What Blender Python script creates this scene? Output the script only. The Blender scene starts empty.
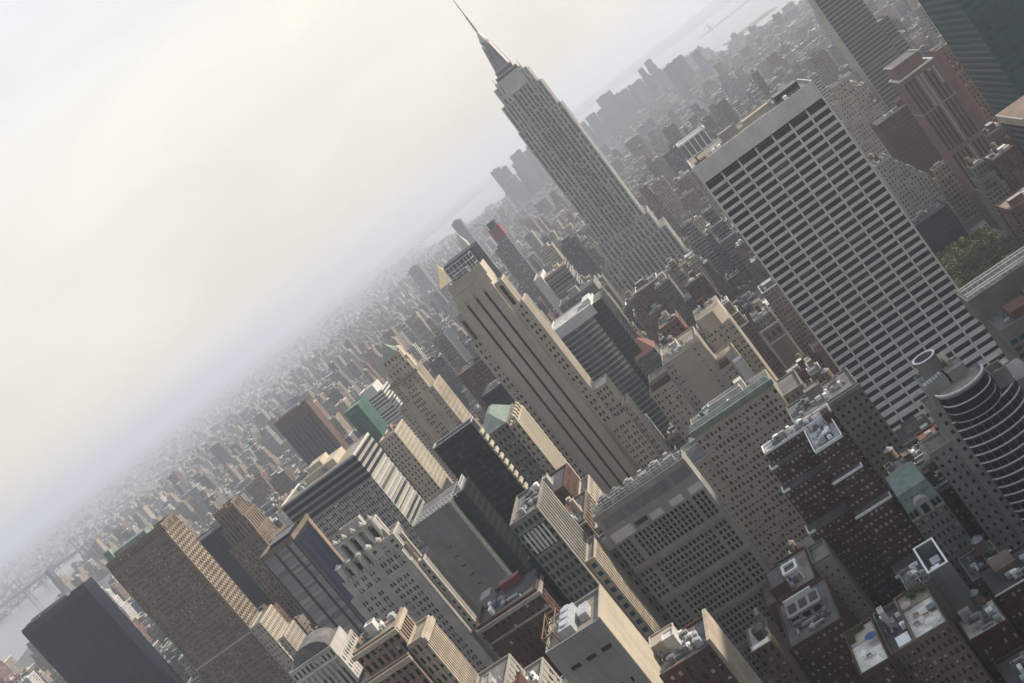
import bpy, math, random
import numpy as np
from mathutils import Vector, Matrix

R = math.radians
S = bpy.context.scene
C = S.collection
rnd = random.Random(7)

# ------------------------------------------------------------------ camera
CAM_Z = 261.0
YAW, PITCH, ROLL = R(-13.10), R(-8.11), R(-38.01)
FPX = 1086.3
W, H = 1024, 683
cy_, sy_, cp_, sp_ = math.cos(YAW), math.sin(YAW), math.cos(PITCH), math.sin(PITCH)
cF = Vector((sy_ * cp_, cy_ * cp_, sp_))
cR0 = Vector((cy_, -sy_, 0))
cU0 = cR0.cross(cF)
cR = math.cos(ROLL) * cR0 + math.sin(ROLL) * cU0
cU = -math.sin(ROLL) * cR0 + math.cos(ROLL) * cU0
cam = bpy.data.cameras.new('camera')
cam.sensor_width = 36.0
cam.lens = FPX / W * 36.0
cam.clip_start = 1.0
cam.clip_end = 60000.0
co = bpy.data.objects.new('camera', cam)
C.objects.link(co)
co.matrix_world = Matrix(((cR.x, cU.x, -cF.x, 0), (cR.y, cU.y, -cF.y, 0), (cR.z, cU.z, -cF.z, CAM_Z), (0, 0, 0, 1)))
S.camera = co

# ------------------------------------------------------------------ sky, sun, exposure
SUN_EL, SUN_ROT = R(29), R(80)          # sun_rotation is measured from +Y towards +X
world = bpy.data.worlds.new('World')
S.world = world
world.use_nodes = True
wt = world.node_tree
for n in list(wt.nodes):
    wt.nodes.remove(n)
wo = wt.nodes.new('ShaderNodeOutputWorld')
bg = wt.nodes.new('ShaderNodeBackground')
sky = wt.nodes.new('ShaderNodeTexSky')
sky.sky_type = 'NISHITA'
sky.sun_disc = False
sky.sun_elevation = SUN_EL
sky.sun_rotation = SUN_ROT
sky.air_density = 1.0
sky.dust_density = 4.0
sky.ozone_density = 1.0
# a thin veil of high haze cloud, thicker low down
tc = wt.nodes.new('ShaderNodeTexCoord')
sep = wt.nodes.new('ShaderNodeSeparateXYZ')
wt.links.new(tc.outputs['Generated'], sep.inputs[0])
mp = wt.nodes.new('ShaderNodeMapping')
mp.inputs['Scale'].default_value = (2.2, 1.4, 7.0)
mp.inputs['Rotation'].default_value = (0.35, 0.2, 0.5)
wt.links.new(tc.outputs['Generated'], mp.inputs[0])
cn = wt.nodes.new('ShaderNodeTexNoise')
cn.inputs['Scale'].default_value = 1.6
cn.inputs['Detail'].default_value = 5.0
cn.inputs['Distortion'].default_value = 0.6
wt.links.new(mp.outputs[0], cn.inputs['Vector'])
cmr = wt.nodes.new('ShaderNodeMapRange')
cmr.inputs['From Min'].default_value = 0.30
cmr.inputs['From Max'].default_value = 0.72
cmr.inputs['To Min'].default_value = 0.80
cmr.inputs['To Max'].default_value = 0.97
wt.links.new(cn.outputs['Fac'], cmr.inputs['Value'])
vr = wt.nodes.new('ShaderNodeValToRGB')     # veil colour by height: creamy low, cool white high
vr.color_ramp.elements[0].position = 0.0
vr.color_ramp.elements[0].color = (8.2, 7.6, 6.6, 1)
vr.color_ramp.elements[1].position = 0.55
vr.color_ramp.elements[1].color = (6.9, 7.9, 9.4, 1)
e = vr.color_ramp.elements.new(0.2)
e.color = (9.2, 8.8, 7.9, 1)
wt.links.new(sep.outputs['Z'], vr.inputs['Fac'])
mx = wt.nodes.new('ShaderNodeMix')
mx.data_type = 'RGBA'
wt.links.new(cmr.outputs[0], mx.inputs['Factor'])
wt.links.new(sky.outputs[0], mx.inputs[6])
wt.links.new(vr.outputs['Color'], mx.inputs[7])
# hazy skies are far brighter on the sun's side than behind the viewer
dt = wt.nodes.new('ShaderNodeVectorMath'); dt.operation = 'DOT_PRODUCT'
dt.inputs[1].default_value = (0.40, 0.91, -0.12)
wt.links.new(tc.outputs['Generated'], dt.inputs[0])
br = wt.nodes.new('ShaderNodeMapRange'); br.interpolation_type = 'SMOOTHSTEP'
br.inputs['From Min'].default_value = -0.7; br.inputs['From Max'].default_value = 0.75
br.inputs['To Min'].default_value = 0.84; br.inputs['To Max'].default_value = 1.34
wt.links.new(dt.outputs['Value'], br.inputs['Value'])
sk = wt.nodes.new('ShaderNodeVectorMath'); sk.operation = 'SCALE'
wt.links.new(mx.outputs[2], sk.inputs[0]); wt.links.new(br.outputs[0], sk.inputs['Scale'])
tn = wt.nodes.new('ShaderNodeValToRGB')      # bluer away from the sun
tn.color_ramp.elements[0].position = 0.30; tn.color_ramp.elements[0].color = (0.80, 0.93, 1.14, 1)
tn.color_ramp.elements[1].position = 0.80; tn.color_ramp.elements[1].color = (1.0, 1.0, 1.0, 1)
wt.links.new(br.outputs[0], tn.inputs['Fac'])
tm = wt.nodes.new('ShaderNodeVectorMath'); tm.operation = 'MULTIPLY'
wt.links.new(sk.outputs[0], tm.inputs[0]); wt.links.new(tn.outputs['Color'], tm.inputs[1])
wt.links.new(tm.outputs[0], bg.inputs['Color'])
bg.inputs['Strength'].default_value = 0.068
wt.links.new(bg.outputs[0], wo.inputs['Surface'])

sl = bpy.data.lights.new('sun', 'SUN')
sl.energy = 4.6
sl.angle = R(1.0)
sl.color = (1.0, 0.89, 0.74)
so = bpy.data.objects.new('sun', sl)
C.objects.link(so)
sdir = Vector((math.sin(SUN_ROT) * math.cos(SUN_EL), math.cos(SUN_ROT) * math.cos(SUN_EL), math.sin(SUN_EL)))
so.rotation_euler = sdir.to_track_quat('Z', 'Y').to_euler()
so.location = sdir * 900

S.view_settings.view_transform = 'Standard'
S.view_settings.look = 'None'
S.view_settings.gamma = 1.0
S.view_settings.exposure = 0.38
S.view_settings.use_curve_mapping = False
S.render.engine = 'CYCLES'
S.cycles.max_bounces = 5
S.cycles.diffuse_bounces = 3
S.cycles.glossy_bounces = 2
S.cycles.transmission_bounces = 2
S.cycles.volume_bounces = 3
S.cycles.transparent_max_bounces = 4
S.cycles.use_denoising = True
S.cycles.sample_clamp_indirect = 6.0

# ------------------------------------------------------------------ helpers
class MB:
    """Collects shapes; build() links them as ONE mesh object."""
    def __init__(self):
        self.v = []; self.f = []; self.m = []
    def box(self, x0, x1, y0, y1, z0, z1, m=0):
        b = len(self.v)
        self.v += [(x0,y0,z0),(x1,y0,z0),(x1,y1,z0),(x0,y1,z0),(x0,y0,z1),(x1,y0,z1),(x1,y1,z1),(x0,y1,z1)]
        self.f += [(b,b+3,b+2,b+1),(b+4,b+5,b+6,b+7),(b,b+1,b+5,b+4),(b+1,b+2,b+6,b+5),(b+2,b+3,b+7,b+6),(b+3,b,b+4,b+7)]
        self.m += [m]*6
    def hexa(self, pts, m=0):
        b = len(self.v); self.v += [tuple(p) for p in pts]
        self.f += [(b,b+3,b+2,b+1),(b+4,b+5,b+6,b+7),(b,b+1,b+5,b+4),(b+1,b+2,b+6,b+5),(b+2,b+3,b+7,b+6),(b+3,b,b+4,b+7)]
        self.m += [m]*6
    def face(self, pts, m=0):
        b = len(self.v); self.v += [tuple(p) for p in pts]
        self.f.append(tuple(range(b, b+len(pts)))); self.m.append(m)
    def prism(self, poly, z0, z1, m=0, top=None):
        b = len(self.v); n = len(poly)
        self.v += [(x,y,z0) for x,y in poly] + [(x,y,z1) for x,y in (top or poly)]
        self.f.append(tuple(b+i for i in reversed(range(n)))); self.m.append(m)
        self.f.append(tuple(b+n+i for i in range(n))); self.m.append(m)
        for i in range(n):
            j = (i+1) % n
            self.f.append((b+i, b+j, b+n+j, b+n+i)); self.m.append(m)
    def cyl(self, x, y, z0, z1, r0, r1=None, n=12, m=0):
        r1 = r0 if r1 is None else r1
        a = [2*math.pi*i/n for i in range(n)]
        self.prism([(x+r0*math.cos(t), y+r0*math.sin(t)) for t in a], z0, z1, m, [(x+max(r1,.01)*math.cos(t), y+max(r1,.01)*math.sin(t)) for t in a])
    def pyr(self, x0, x1, y0, y1, z0, z1, k=0.02, m=0):
        cx, cy = (x0+x1)/2, (y0+y1)/2
        self.prism([(x0,y0),(x1,y0),(x1,y1),(x0,y1)], z0, z1, m, [(cx+(x-cx)*k, cy+(y-cy)*k) for x,y in ((x0,y0),(x1,y0),(x1,y1),(x0,y1))])
    def bar(self, a, b, w, m=0):
        a, b = Vector(a), Vector(b); d = (b-a).normalized()
        s = d.cross(Vector((0,0,1)))
        s = (s.normalized() if s.length > 1e-4 else Vector((1,0,0)))*w/2
        t = d.cross(s).normalized()*w/2
        self.hexa([a-s-t, a+s-t, a+s+t, a-s+t, b-s-t, b+s-t, b+s+t, b-s+t], m)
    def ring(self, x0, x1, y0, y1, z0, z1, t, m=0):
        b = len(self.v)
        for z in (z0, z1):
            self.v += [(x0,y0,z),(x1,y0,z),(x1,y1,z),(x0,y1,z),(x0+t,y0+t,z),(x1-t,y0+t,z),(x1-t,y1-t,z),(x0+t,y1-t,z)]
        for i in range(4):
            j = (i+1) % 4
            self.f += [(b+i,b+j,b+8+j,b+8+i), (b+4+j,b+4+i,b+12+i,b+12+j), (b+8+i,b+8+j,b+12+j,b+12+i), (b+j,b+i,b+4+i,b+4+j)]
            self.m += [m]*4
    def build(self, name, mats, parent=None, o=(0,0,0), loc=None):
        me = bpy.data.meshes.new(name)
        ox, oy, oz = o
        me.from_pydata([(x-ox, y-oy, z-oz) for x,y,z in self.v], [], self.f)
        if not isinstance(mats, (list, tuple)): mats = [mats]
        for m in mats: me.materials.append(m)
        if len(mats) > 1: me.polygons.foreach_set('material_index', self.m)
        me.update()
        ob = bpy.data.objects.new(name, me)
        C.objects.link(ob)
        if parent is not None: ob.parent = parent
        elif loc is None: ob.location = o
        if loc is not None: ob.location = loc
        return ob

def tag(ob, label=None, cat=None, group=None, kind=None):
    if label: ob['label'] = label
    if cat: ob['category'] = cat
    if group: ob['group'] = group
    if kind: ob['kind'] = kind
    return ob

def thing(name, label, cat, loc, group=None):
    ob = bpy.data.objects.new(name, None)
    ob.empty_display_size = 4
    C.objects.link(ob); ob.location = loc
    return tag(ob, label, cat, group)

# ------------------------------------------------------------------ materials
def new_mat(name):
    m = bpy.data.materials.new(name); m.use_nodes = True
    nt = m.node_tree
    return m, nt, nt.nodes['Principled BSDF']

def N(nt, kind, **kw):
    n = nt.nodes.new('ShaderNode' + kind)
    for k, v in kw.items():
        if k in n.inputs: n.inputs[k].default_value = v
        else: setattr(n, k, v)
    return n

def wall_mat(name, col, var=0.20, rough=0.9, sx=0.10, streak=0.11, joint=(0.0, 3.4, 0.05)):
    """Masonry: broad tonal patches, vertical weather streaks and a fine grain."""
    col = tuple(.8*q for q in col)
    m, nt, b = new_mat(name)
    g = N(nt, 'NewGeometry')
    n1 = N(nt, 'TexNoise', Scale=sx, Detail=5.0)
    nt.links.new(g.outputs['Position'], n1.inputs['Vector'])
    mp = N(nt, 'Mapping'); mp.inputs['Scale'].default_value = (0.35, 0.35, 0.06)
    nt.links.new(g.outputs['Position'], mp.inputs[0])
    n2 = N(nt, 'TexNoise', Scale=1.0, Detail=3.0)
    nt.links.new(mp.outputs[0], n2.inputs['Vector'])
    n3 = N(nt, 'TexNoise', Scale=2.3, Detail=2.0)
    nt.links.new(g.outputs['Position'], n3.inputs['Vector'])
    def ramp(src, amt):
        r = N(nt, 'MapRange')
        r.inputs['From Min'].default_value = 0.3; r.inputs['From Max'].default_value = 0.7
        r.inputs['To Min'].default_value = 1-amt; r.inputs['To Max'].default_value = 1+amt
        nt.links.new(src, r.inputs['Value']); return r.outputs[0]
    a = N(nt, 'Math', operation='MULTIPLY'); c = N(nt, 'Math', operation='MULTIPLY')
    nt.links.new(ramp(n1.outputs['Fac'], var), a.inputs[0]); nt.links.new(ramp(n2.outputs['Fac'], streak), a.inputs[1])
    nt.links.new(a.outputs[0], c.inputs[0]); nt.links.new(ramp(n3.outputs['Fac'], 0.10), c.inputs[1])
    cc = c.outputs[0]
    # joints: a course line each storey, and upright panel joints where asked
    sx_ = N(nt, 'SeparateXYZ'); nt.links.new(g.outputs['Position'], sx_.inputs[0])
    def line(src, period, w):
        d = N(nt, 'Math', operation='DIVIDE'); d.inputs[1].default_value = period; nt.links.new(src, d.inputs[0])
        f = N(nt, 'Math', operation='FRACT'); nt.links.new(d.outputs[0], f.inputs[0])
        l = N(nt, 'Math', operation='LESS_THAN'); l.inputs[1].default_value = w; nt.links.new(f.outputs[0], l.inputs[0]); return l.outputs[0]
    ls = [line(sx_.outputs[2], joint[1], joint[2])]
    if joint[0]:
        nz = N(nt, 'SeparateXYZ'); nt.links.new(g.outputs['True Normal'], nz.inputs[0])
        ab = N(nt, 'Math', operation='ABSOLUTE'); nt.links.new(nz.outputs[0], ab.inputs[0])
        gt = N(nt, 'Math', operation='GREATER_THAN'); gt.inputs[1].default_value = .5; nt.links.new(ab.outputs[0], gt.inputs[0])
        mu_ = N(nt, 'Mix'); nt.links.new(gt.outputs[0], mu_.inputs['Factor']); nt.links.new(sx_.outputs[0], mu_.inputs[2]); nt.links.new(sx_.outputs[1], mu_.inputs[3])
        ls.append(line(mu_.outputs[0], joint[0], .05))
    for l in ls:
        mr = N(nt, 'MapRange'); mr.inputs['To Min'].default_value = 1.0; mr.inputs['To Max'].default_value = 0.84; nt.links.new(l, mr.inputs['Value'])
        mm = N(nt, 'Math', operation='MULTIPLY'); nt.links.new(cc, mm.inputs[0]); nt.links.new(mr.outputs[0], mm.inputs[1]); cc = mm.outputs[0]
    v = N(nt, 'VectorMath', operation='SCALE'); v.inputs[0].default_value = col
    nt.links.new(cc, v.inputs['Scale'])
    nt.links.new(v.outputs[0], b.inputs['Base Color'])
    b.inputs['Roughness'].default_value = rough
    b.inputs['Specular IOR Level'].default_value = 0.25
    return m

def glass_mat(name, dark=(0.012,0.014,0.017), light=(0.10,0.10,0.095), lit=0.75, rough=0.12, spec=0.4, frame=None, blind=0.0, blindcol=(0.42,0.40,0.36)):
    """Window glass seen by day: dark rooms, blinds drawn to different heights, thin frames and a sash bar; differs pane by pane."""
    m, nt, b = new_mat(name)
    def mt(op, a, c=None):
        n = N(nt, 'Math', operation=op)
        for i, v in enumerate((a, c)):
            if v is None: continue
            if isinstance(v, (int, float)): n.inputs[i].default_value = v
            else: nt.links.new(v, n.inputs[i])
        return n.outputs[0]
    oi = N(nt, 'ObjectInfo'); g = N(nt, 'NewGeometry')
    fr = mt('FRACT', mt('ADD', oi.outputs['Random'], g.outputs['Random Per Island']))
    f2 = mt('FRACT', mt('MULTIPLY', fr, 37.7)); f3 = mt('FRACT', mt('MULTIPLY', fr, 91.3))
    r = N(nt, 'ValToRGB')
    r.color_ramp.elements[0].position = 0.0; r.color_ramp.elements[0].color = (*dark, 1)
    r.color_ramp.elements[1].position = 1.0; r.color_ramp.elements[1].color = (*light, 1)
    e = r.color_ramp.elements.new(lit); e.color = tuple(d*1.8 for d in dark) + (1,)
    nt.links.new(fr, r.inputs['Fac'])
    col = r.outputs['Color']; rg = rough
    if blind or frame:
        uv = N(nt, 'UVMap'); sp = N(nt, 'SeparateXYZ'); nt.links.new(uv.outputs[0], sp.inputs[0]); U, V = sp.outputs[0], sp.outputs[1]
    if blind:
        msk = mt('MULTIPLY', mt('GREATER_THAN', V, mt('SUBTRACT', 1.0, mt('MULTIPLY', f2, 0.95))), mt('LESS_THAN', f3, blind))
        mx = N(nt, 'Mix'); mx.data_type = 'RGBA'; mx.inputs[7].default_value = (*blindcol, 1)
        nt.links.new(msk, mx.inputs['Factor']); nt.links.new(col, mx.inputs[6]); col = mx.outputs[2]
    if frame:
        ed = mt('MAXIMUM', mt('GREATER_THAN', mt('ABSOLUTE', mt('SUBTRACT', U, .5)), .465), mt('MAXIMUM', mt('GREATER_THAN', mt('ABSOLUTE', mt('SUBTRACT', V, .5)), .475), mt('LESS_THAN', mt('ABSOLUTE', mt('SUBTRACT', V, .52)), .014)))
        mx = N(nt, 'Mix'); mx.data_type = 'RGBA'; mx.inputs[7].default_value = (*frame, 1)
        nt.links.new(ed, mx.inputs['Factor']); nt.links.new(col, mx.inputs[6]); col = mx.outputs[2]
        nt.links.new(mt('ADD', rough, mt('MULTIPLY', ed, .5)), b.inputs['Roughness'])
    else: b.inputs['Roughness'].default_value = rough
    nt.links.new(col, b.inputs['Base Color'])
    b.inputs['Specular IOR Level'].default_value = spec
    return m

def plain_mat(name, col, rough=0.7, metal=0.0, var=0.12, scale=0.6):
    m, nt, b = new_mat(name)
    g = N(nt, 'NewGeometry')
    n1 = N(nt, 'TexNoise', Scale=scale, Detail=5.0)
    nt.links.new(g.outputs['Position'], n1.inputs['Vector'])
    r = N(nt, 'MapRange')
    r.inputs['From Min'].default_value = 0.3; r.inputs['From Max'].default_value = 0.7
    r.inputs['To Min'].default_value = 1-var; r.inputs['To Max'].default_value = 1+var
    nt.links.new(n1.outputs['Fac'], r.inputs['Value'])
    v = N(nt, 'VectorMath', operation='SCALE'); v.inputs[0].default_value = col
    nt.links.new(r.outputs[0], v.inputs['Scale'])
    nt.links.new(v.outputs[0], b.inputs['Base Color'])
    b.inputs['Roughness'].default_value = rough; b.inputs['Metallic'].default_value = metal
    return m

def roof_mat(name, col):
    """Tar and gravel roof: patches, puddle stains, lighter repairs."""
    m, nt, b = new_mat(name)
    g = N(nt, 'NewGeometry')
    n1 = N(nt, 'TexNoise', Scale=0.22, Detail=6.0, Roughness=0.7)
    nt.links.new(g.outputs['Position'], n1.inputs['Vector'])
    vo = N(nt, 'TexVoronoi', Scale=0.16); vo.distance = 'CHEBYCHEV'
    nt.links.new(g.outputs['Position'], vo.inputs['Vector'])
    sp = N(nt, 'SeparateColor'); nt.links.new(vo.outputs['Color'], sp.inputs[0])
    r1 = N(nt, 'MapRange'); r1.inputs['From Min'].default_value = 0.25; r1.inputs['From Max'].default_value = 0.75
    r1.inputs['To Min'].default_value = 0.5; r1.inputs['To Max'].default_value = 1.5
    nt.links.new(n1.outputs['Fac'], r1.inputs['Value'])
    r2 = N(nt, 'MapRange'); r2.inputs['To Min'].default_value = 0.8; r2.inputs['To Max'].default_value = 1.25
    nt.links.new(sp.outputs[0], r2.inputs['Value'])
    a = N(nt, 'Math', operation='MULTIPLY'); nt.links.new(r1.outputs[0], a.inputs[0]); nt.links.new(r2.outputs[0], a.inputs[1])
    v = N(nt, 'VectorMath', operation='SCALE'); v.inputs[0].default_value = col
    nt.links.new(a.outputs[0], v.inputs['Scale'])
    nt.links.new(v.outputs[0], b.inputs['Base Color'])
    b.inputs['Roughness'].default_value = 0.95
    return m

M = dict(
    lime=wall_mat('grey limestone', (0.36, 0.342, 0.312)),
    lime2=wall_mat('pale limestone', (0.50, 0.475, 0.44), streak=0.06),
    limedark=wall_mat('dark limestone', (0.25, 0.237, 0.215)),  # darker grey than the other limestones
    tan=wall_mat('tan brick', (0.49, 0.43, 0.36), streak=0.05, var=0.10),
    tan2=wall_mat('buff brick', (0.46, 0.39, 0.31)),
    pink=wall_mat('pinkish brick', (0.29, 0.215, 0.172)),
    warm=wall_mat('warm brown granite', (0.235, 0.14, 0.105)),
    brown=wall_mat('brown brick', (0.205, 0.158, 0.12)),
    redbrown=wall_mat('red brown brick', (0.115, 0.066, 0.054)),
    maroon=wall_mat('maroon brick', (0.115, 0.052, 0.046)),
    brick=wall_mat('red brick', (0.13, 0.07, 0.055)),
    conc=wall_mat('grey concrete', (0.345, 0.33, 0.31), var=0.14, streak=0.10, joint=(3.0, 3.0, .04)),
    conc2=wall_mat('pale travertine', (0.70, 0.68, 0.655), var=0.07, streak=0.08, joint=(1.5, 4.62, .03)),
    greyslab=wall_mat('grey stucco', (0.235, 0.228, 0.218), var=0.12, streak=0.10, joint=(4.5, 3.6, .03)),
    white=wall_mat('white masonry', (0.62, 0.60, 0.56), var=0.06),
    cream=wall_mat('cream masonry', (0.50, 0.44, 0.35), var=0.07),
    dark=plain_mat('black metal cladding', (0.020, 0.021, 0.027), 0.35, var=0.2, scale=0.05),
    navy=plain_mat('navy cladding', (0.011, 0.013, 0.026), 0.5, var=0.2, scale=0.08),
    tealw=plain_mat('teal spandrel glass', (0.028, 0.066, 0.076), 0.25, var=0.25, scale=0.09),
    greenl=plain_mat('pale green spandrel glass', (0.07, 0.15, 0.125), 0.4, var=0.2, scale=0.1),
    greenw=plain_mat('green spandrel glass', (0.014, 0.021, 0.019), 0.5, var=0.2, scale=0.1),  # green darkened to hold the shade on the blank slab's side
    copper=plain_mat('green copper', (0.155, 0.195, 0.172), 0.75, var=0.25, scale=0.35),
    gold=plain_mat('gilded tiles', (0.85, 0.62, 0.26), 0.45, var=0.12),
    redtile=plain_mat('red roof tiles', (0.17, 0.075, 0.058), 0.8, var=0.25, scale=0.9),
    rust=plain_mat('terracotta deck', (0.165, 0.088, 0.06), 0.9, var=0.25, scale=0.3),
    whitep=plain_mat('white paint', (0.78, 0.78, 0.76), 0.6, var=0.08),
    metal=plain_mat('galvanised metal', (0.42, 0.43, 0.44), 0.5, 0.2, var=0.2),
    steel=plain_mat('dull steel', (0.20, 0.20, 0.215), 0.5, 0.4, var=0.2),
    wood=plain_mat('weathered wood', (0.17, 0.115, 0.075), 0.9, var=0.3, scale=1.5),
    black=plain_mat('black paint', (0.02, 0.02, 0.02), 0.6),
    spand=plain_mat('weathered aluminium spandrel', (0.16,0.16,0.165), 0.6, var=0.2, scale=0.2),
    ac=plain_mat('grey sheet metal', (0.30, 0.30, 0.29), 0.6, var=0.25, scale=0.5),
    orange=plain_mat('orange netting', (0.30, 0.11, 0.075), 0.8, var=0.4, scale=0.5),
    redp=plain_mat('red paint', (0.19, 0.05, 0.05), 0.7, var=0.2),
    blue=plain_mat('blue canvas', (0.045, 0.10, 0.24), 0.8),
    plant=plain_mat('planter foliage', (0.07, 0.09, 0.03), 0.9, var=0.5, scale=1.2),
    roofg=roof_mat('grey tar roof', (0.125, 0.122, 0.117)),
    roofd=roof_mat('dark tar roof', (0.065, 0.064, 0.064)),
    rooft=roof_mat('tan gravel roof', (0.215, 0.187, 0.15)),
    deck=roof_mat('terrace paving', (0.55, 0.515, 0.46)),
    roofw=roof_mat('pale membrane roof', (0.36, 0.352, 0.338)),
    glass=glass_mat('window glass', light=(0.07,0.07,0.068), frame=(0.16,0.15,0.14), blind=0.35, spec=0.3),
    glassd=glass_mat('dark glass', light=(0.04,0.04,0.045), lit=0.88, rough=0.2, spec=0.22, blind=0.10, blindcol=(0.09,0.09,0.085)),
    glassb=glass_mat('window glass with blinds', light=(0.10,0.10,0.09), lit=0.7, frame=(0.24,0.23,0.21), blind=0.6, blindcol=(0.46,0.44,0.40), spec=0.3),
    glassp=glass_mat('pale blinded windows', light=(0.12,0.12,0.11), lit=0.6, frame=(0.3,0.29,0.27), blind=1.0, blindcol=(0.46,0.45,0.42), spec=0.3),
    glassn=glass_mat('navy glass', dark=(0.007,0.009,0.018), light=(0.02,0.024,0.04), lit=0.6, rough=0.3, spec=0.2),
    glassg=glass_mat('grey green glass', dark=(0.03,0.045,0.045), light=(0.11,0.13,0.125), lit=0.5, rough=0.15),
    glasst=glass_mat('teal glass', dark=(0.014,0.04,0.046), light=(0.022,0.055,0.058), lit=0.5, rough=0.25, spec=.22),
    glassl=glass_mat('pale curtain glass', dark=(0.13,0.135,0.13), light=(0.28,0.28,0.26), lit=0.6, rough=0.25, spec=0.3, blind=.4, blindcol=(.33,.32,.29)),
)

# ------------------------------------------------------------------ projecting, used to rank windows and far buildings by the size they show
_eye = np.array([0, 0, CAM_Z]); _r = np.array(cR); _u = np.array(cU); _f = np.array(cF)
def project(P):
    d = np.asarray(P, float) - _eye
    z = d @ _f
    zz = np.where(z < 1, 1, z)
    return W/2 + FPX*(d @ _r)/zz, H/2 - FPX*(d @ _u)/zz, z

# ------------------------------------------------------------------ tower builder
def complement(iv, a, b):
    out = []; p = a
    for s, e in iv:
        if s > p + 1e-4: out.append((p, s))
        p = e
    if b > p + 1e-4: out.append((p, b))
    return out

def even(n, L, frac, a=0.0, m0=0.0, m1=0.0):
    """n intervals over a..a+L, each covering frac of its cell; m0, m1 are solid margins at the ends"""
    c = (L-m0-m1)/n
    return [(a+m0+i*c+c*(1-frac)/2, a+m0+i*c+c*(1+frac)/2) for i in range(n)]

def quad_uv(me):
    uv = me.uv_layers.new(name='UVMap'); uv.data.foreach_set('uv', [0,0,1,0,1,1,0,1]*len(me.polygons))

PANE = {}
def pane_mesh(face, mat):
    k = (face, mat.name)
    if k not in PANE:
        me = bpy.data.meshes.new('window')
        if face == 'N': v = [(-.5,0,-.5),(.5,0,-.5),(.5,0,.5),(-.5,0,.5)]
        elif face == 'S': v = [(.5,0,-.5),(-.5,0,-.5),(-.5,0,.5),(.5,0,.5)]
        elif face == 'W': v = [(0,-.5,-.5),(0,.5,-.5),(0,.5,.5),(0,-.5,.5)]
        else: v = [(0,.5,-.5),(0,-.5,-.5),(0,-.5,.5),(0,.5,.5)]
        me.from_pydata(v, [], [(0,1,2,3)]); me.materials.append(mat); me.update(); quad_uv(me)
        PANE[k] = me
    return PANE[k]

FOOT = []      # footprints of the named towers: fillers keep off them
OCC = []       # their boxes, for ranking what shows
ANCH = []      # (short phrase, world point) used to word where lesser buildings stand

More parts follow.
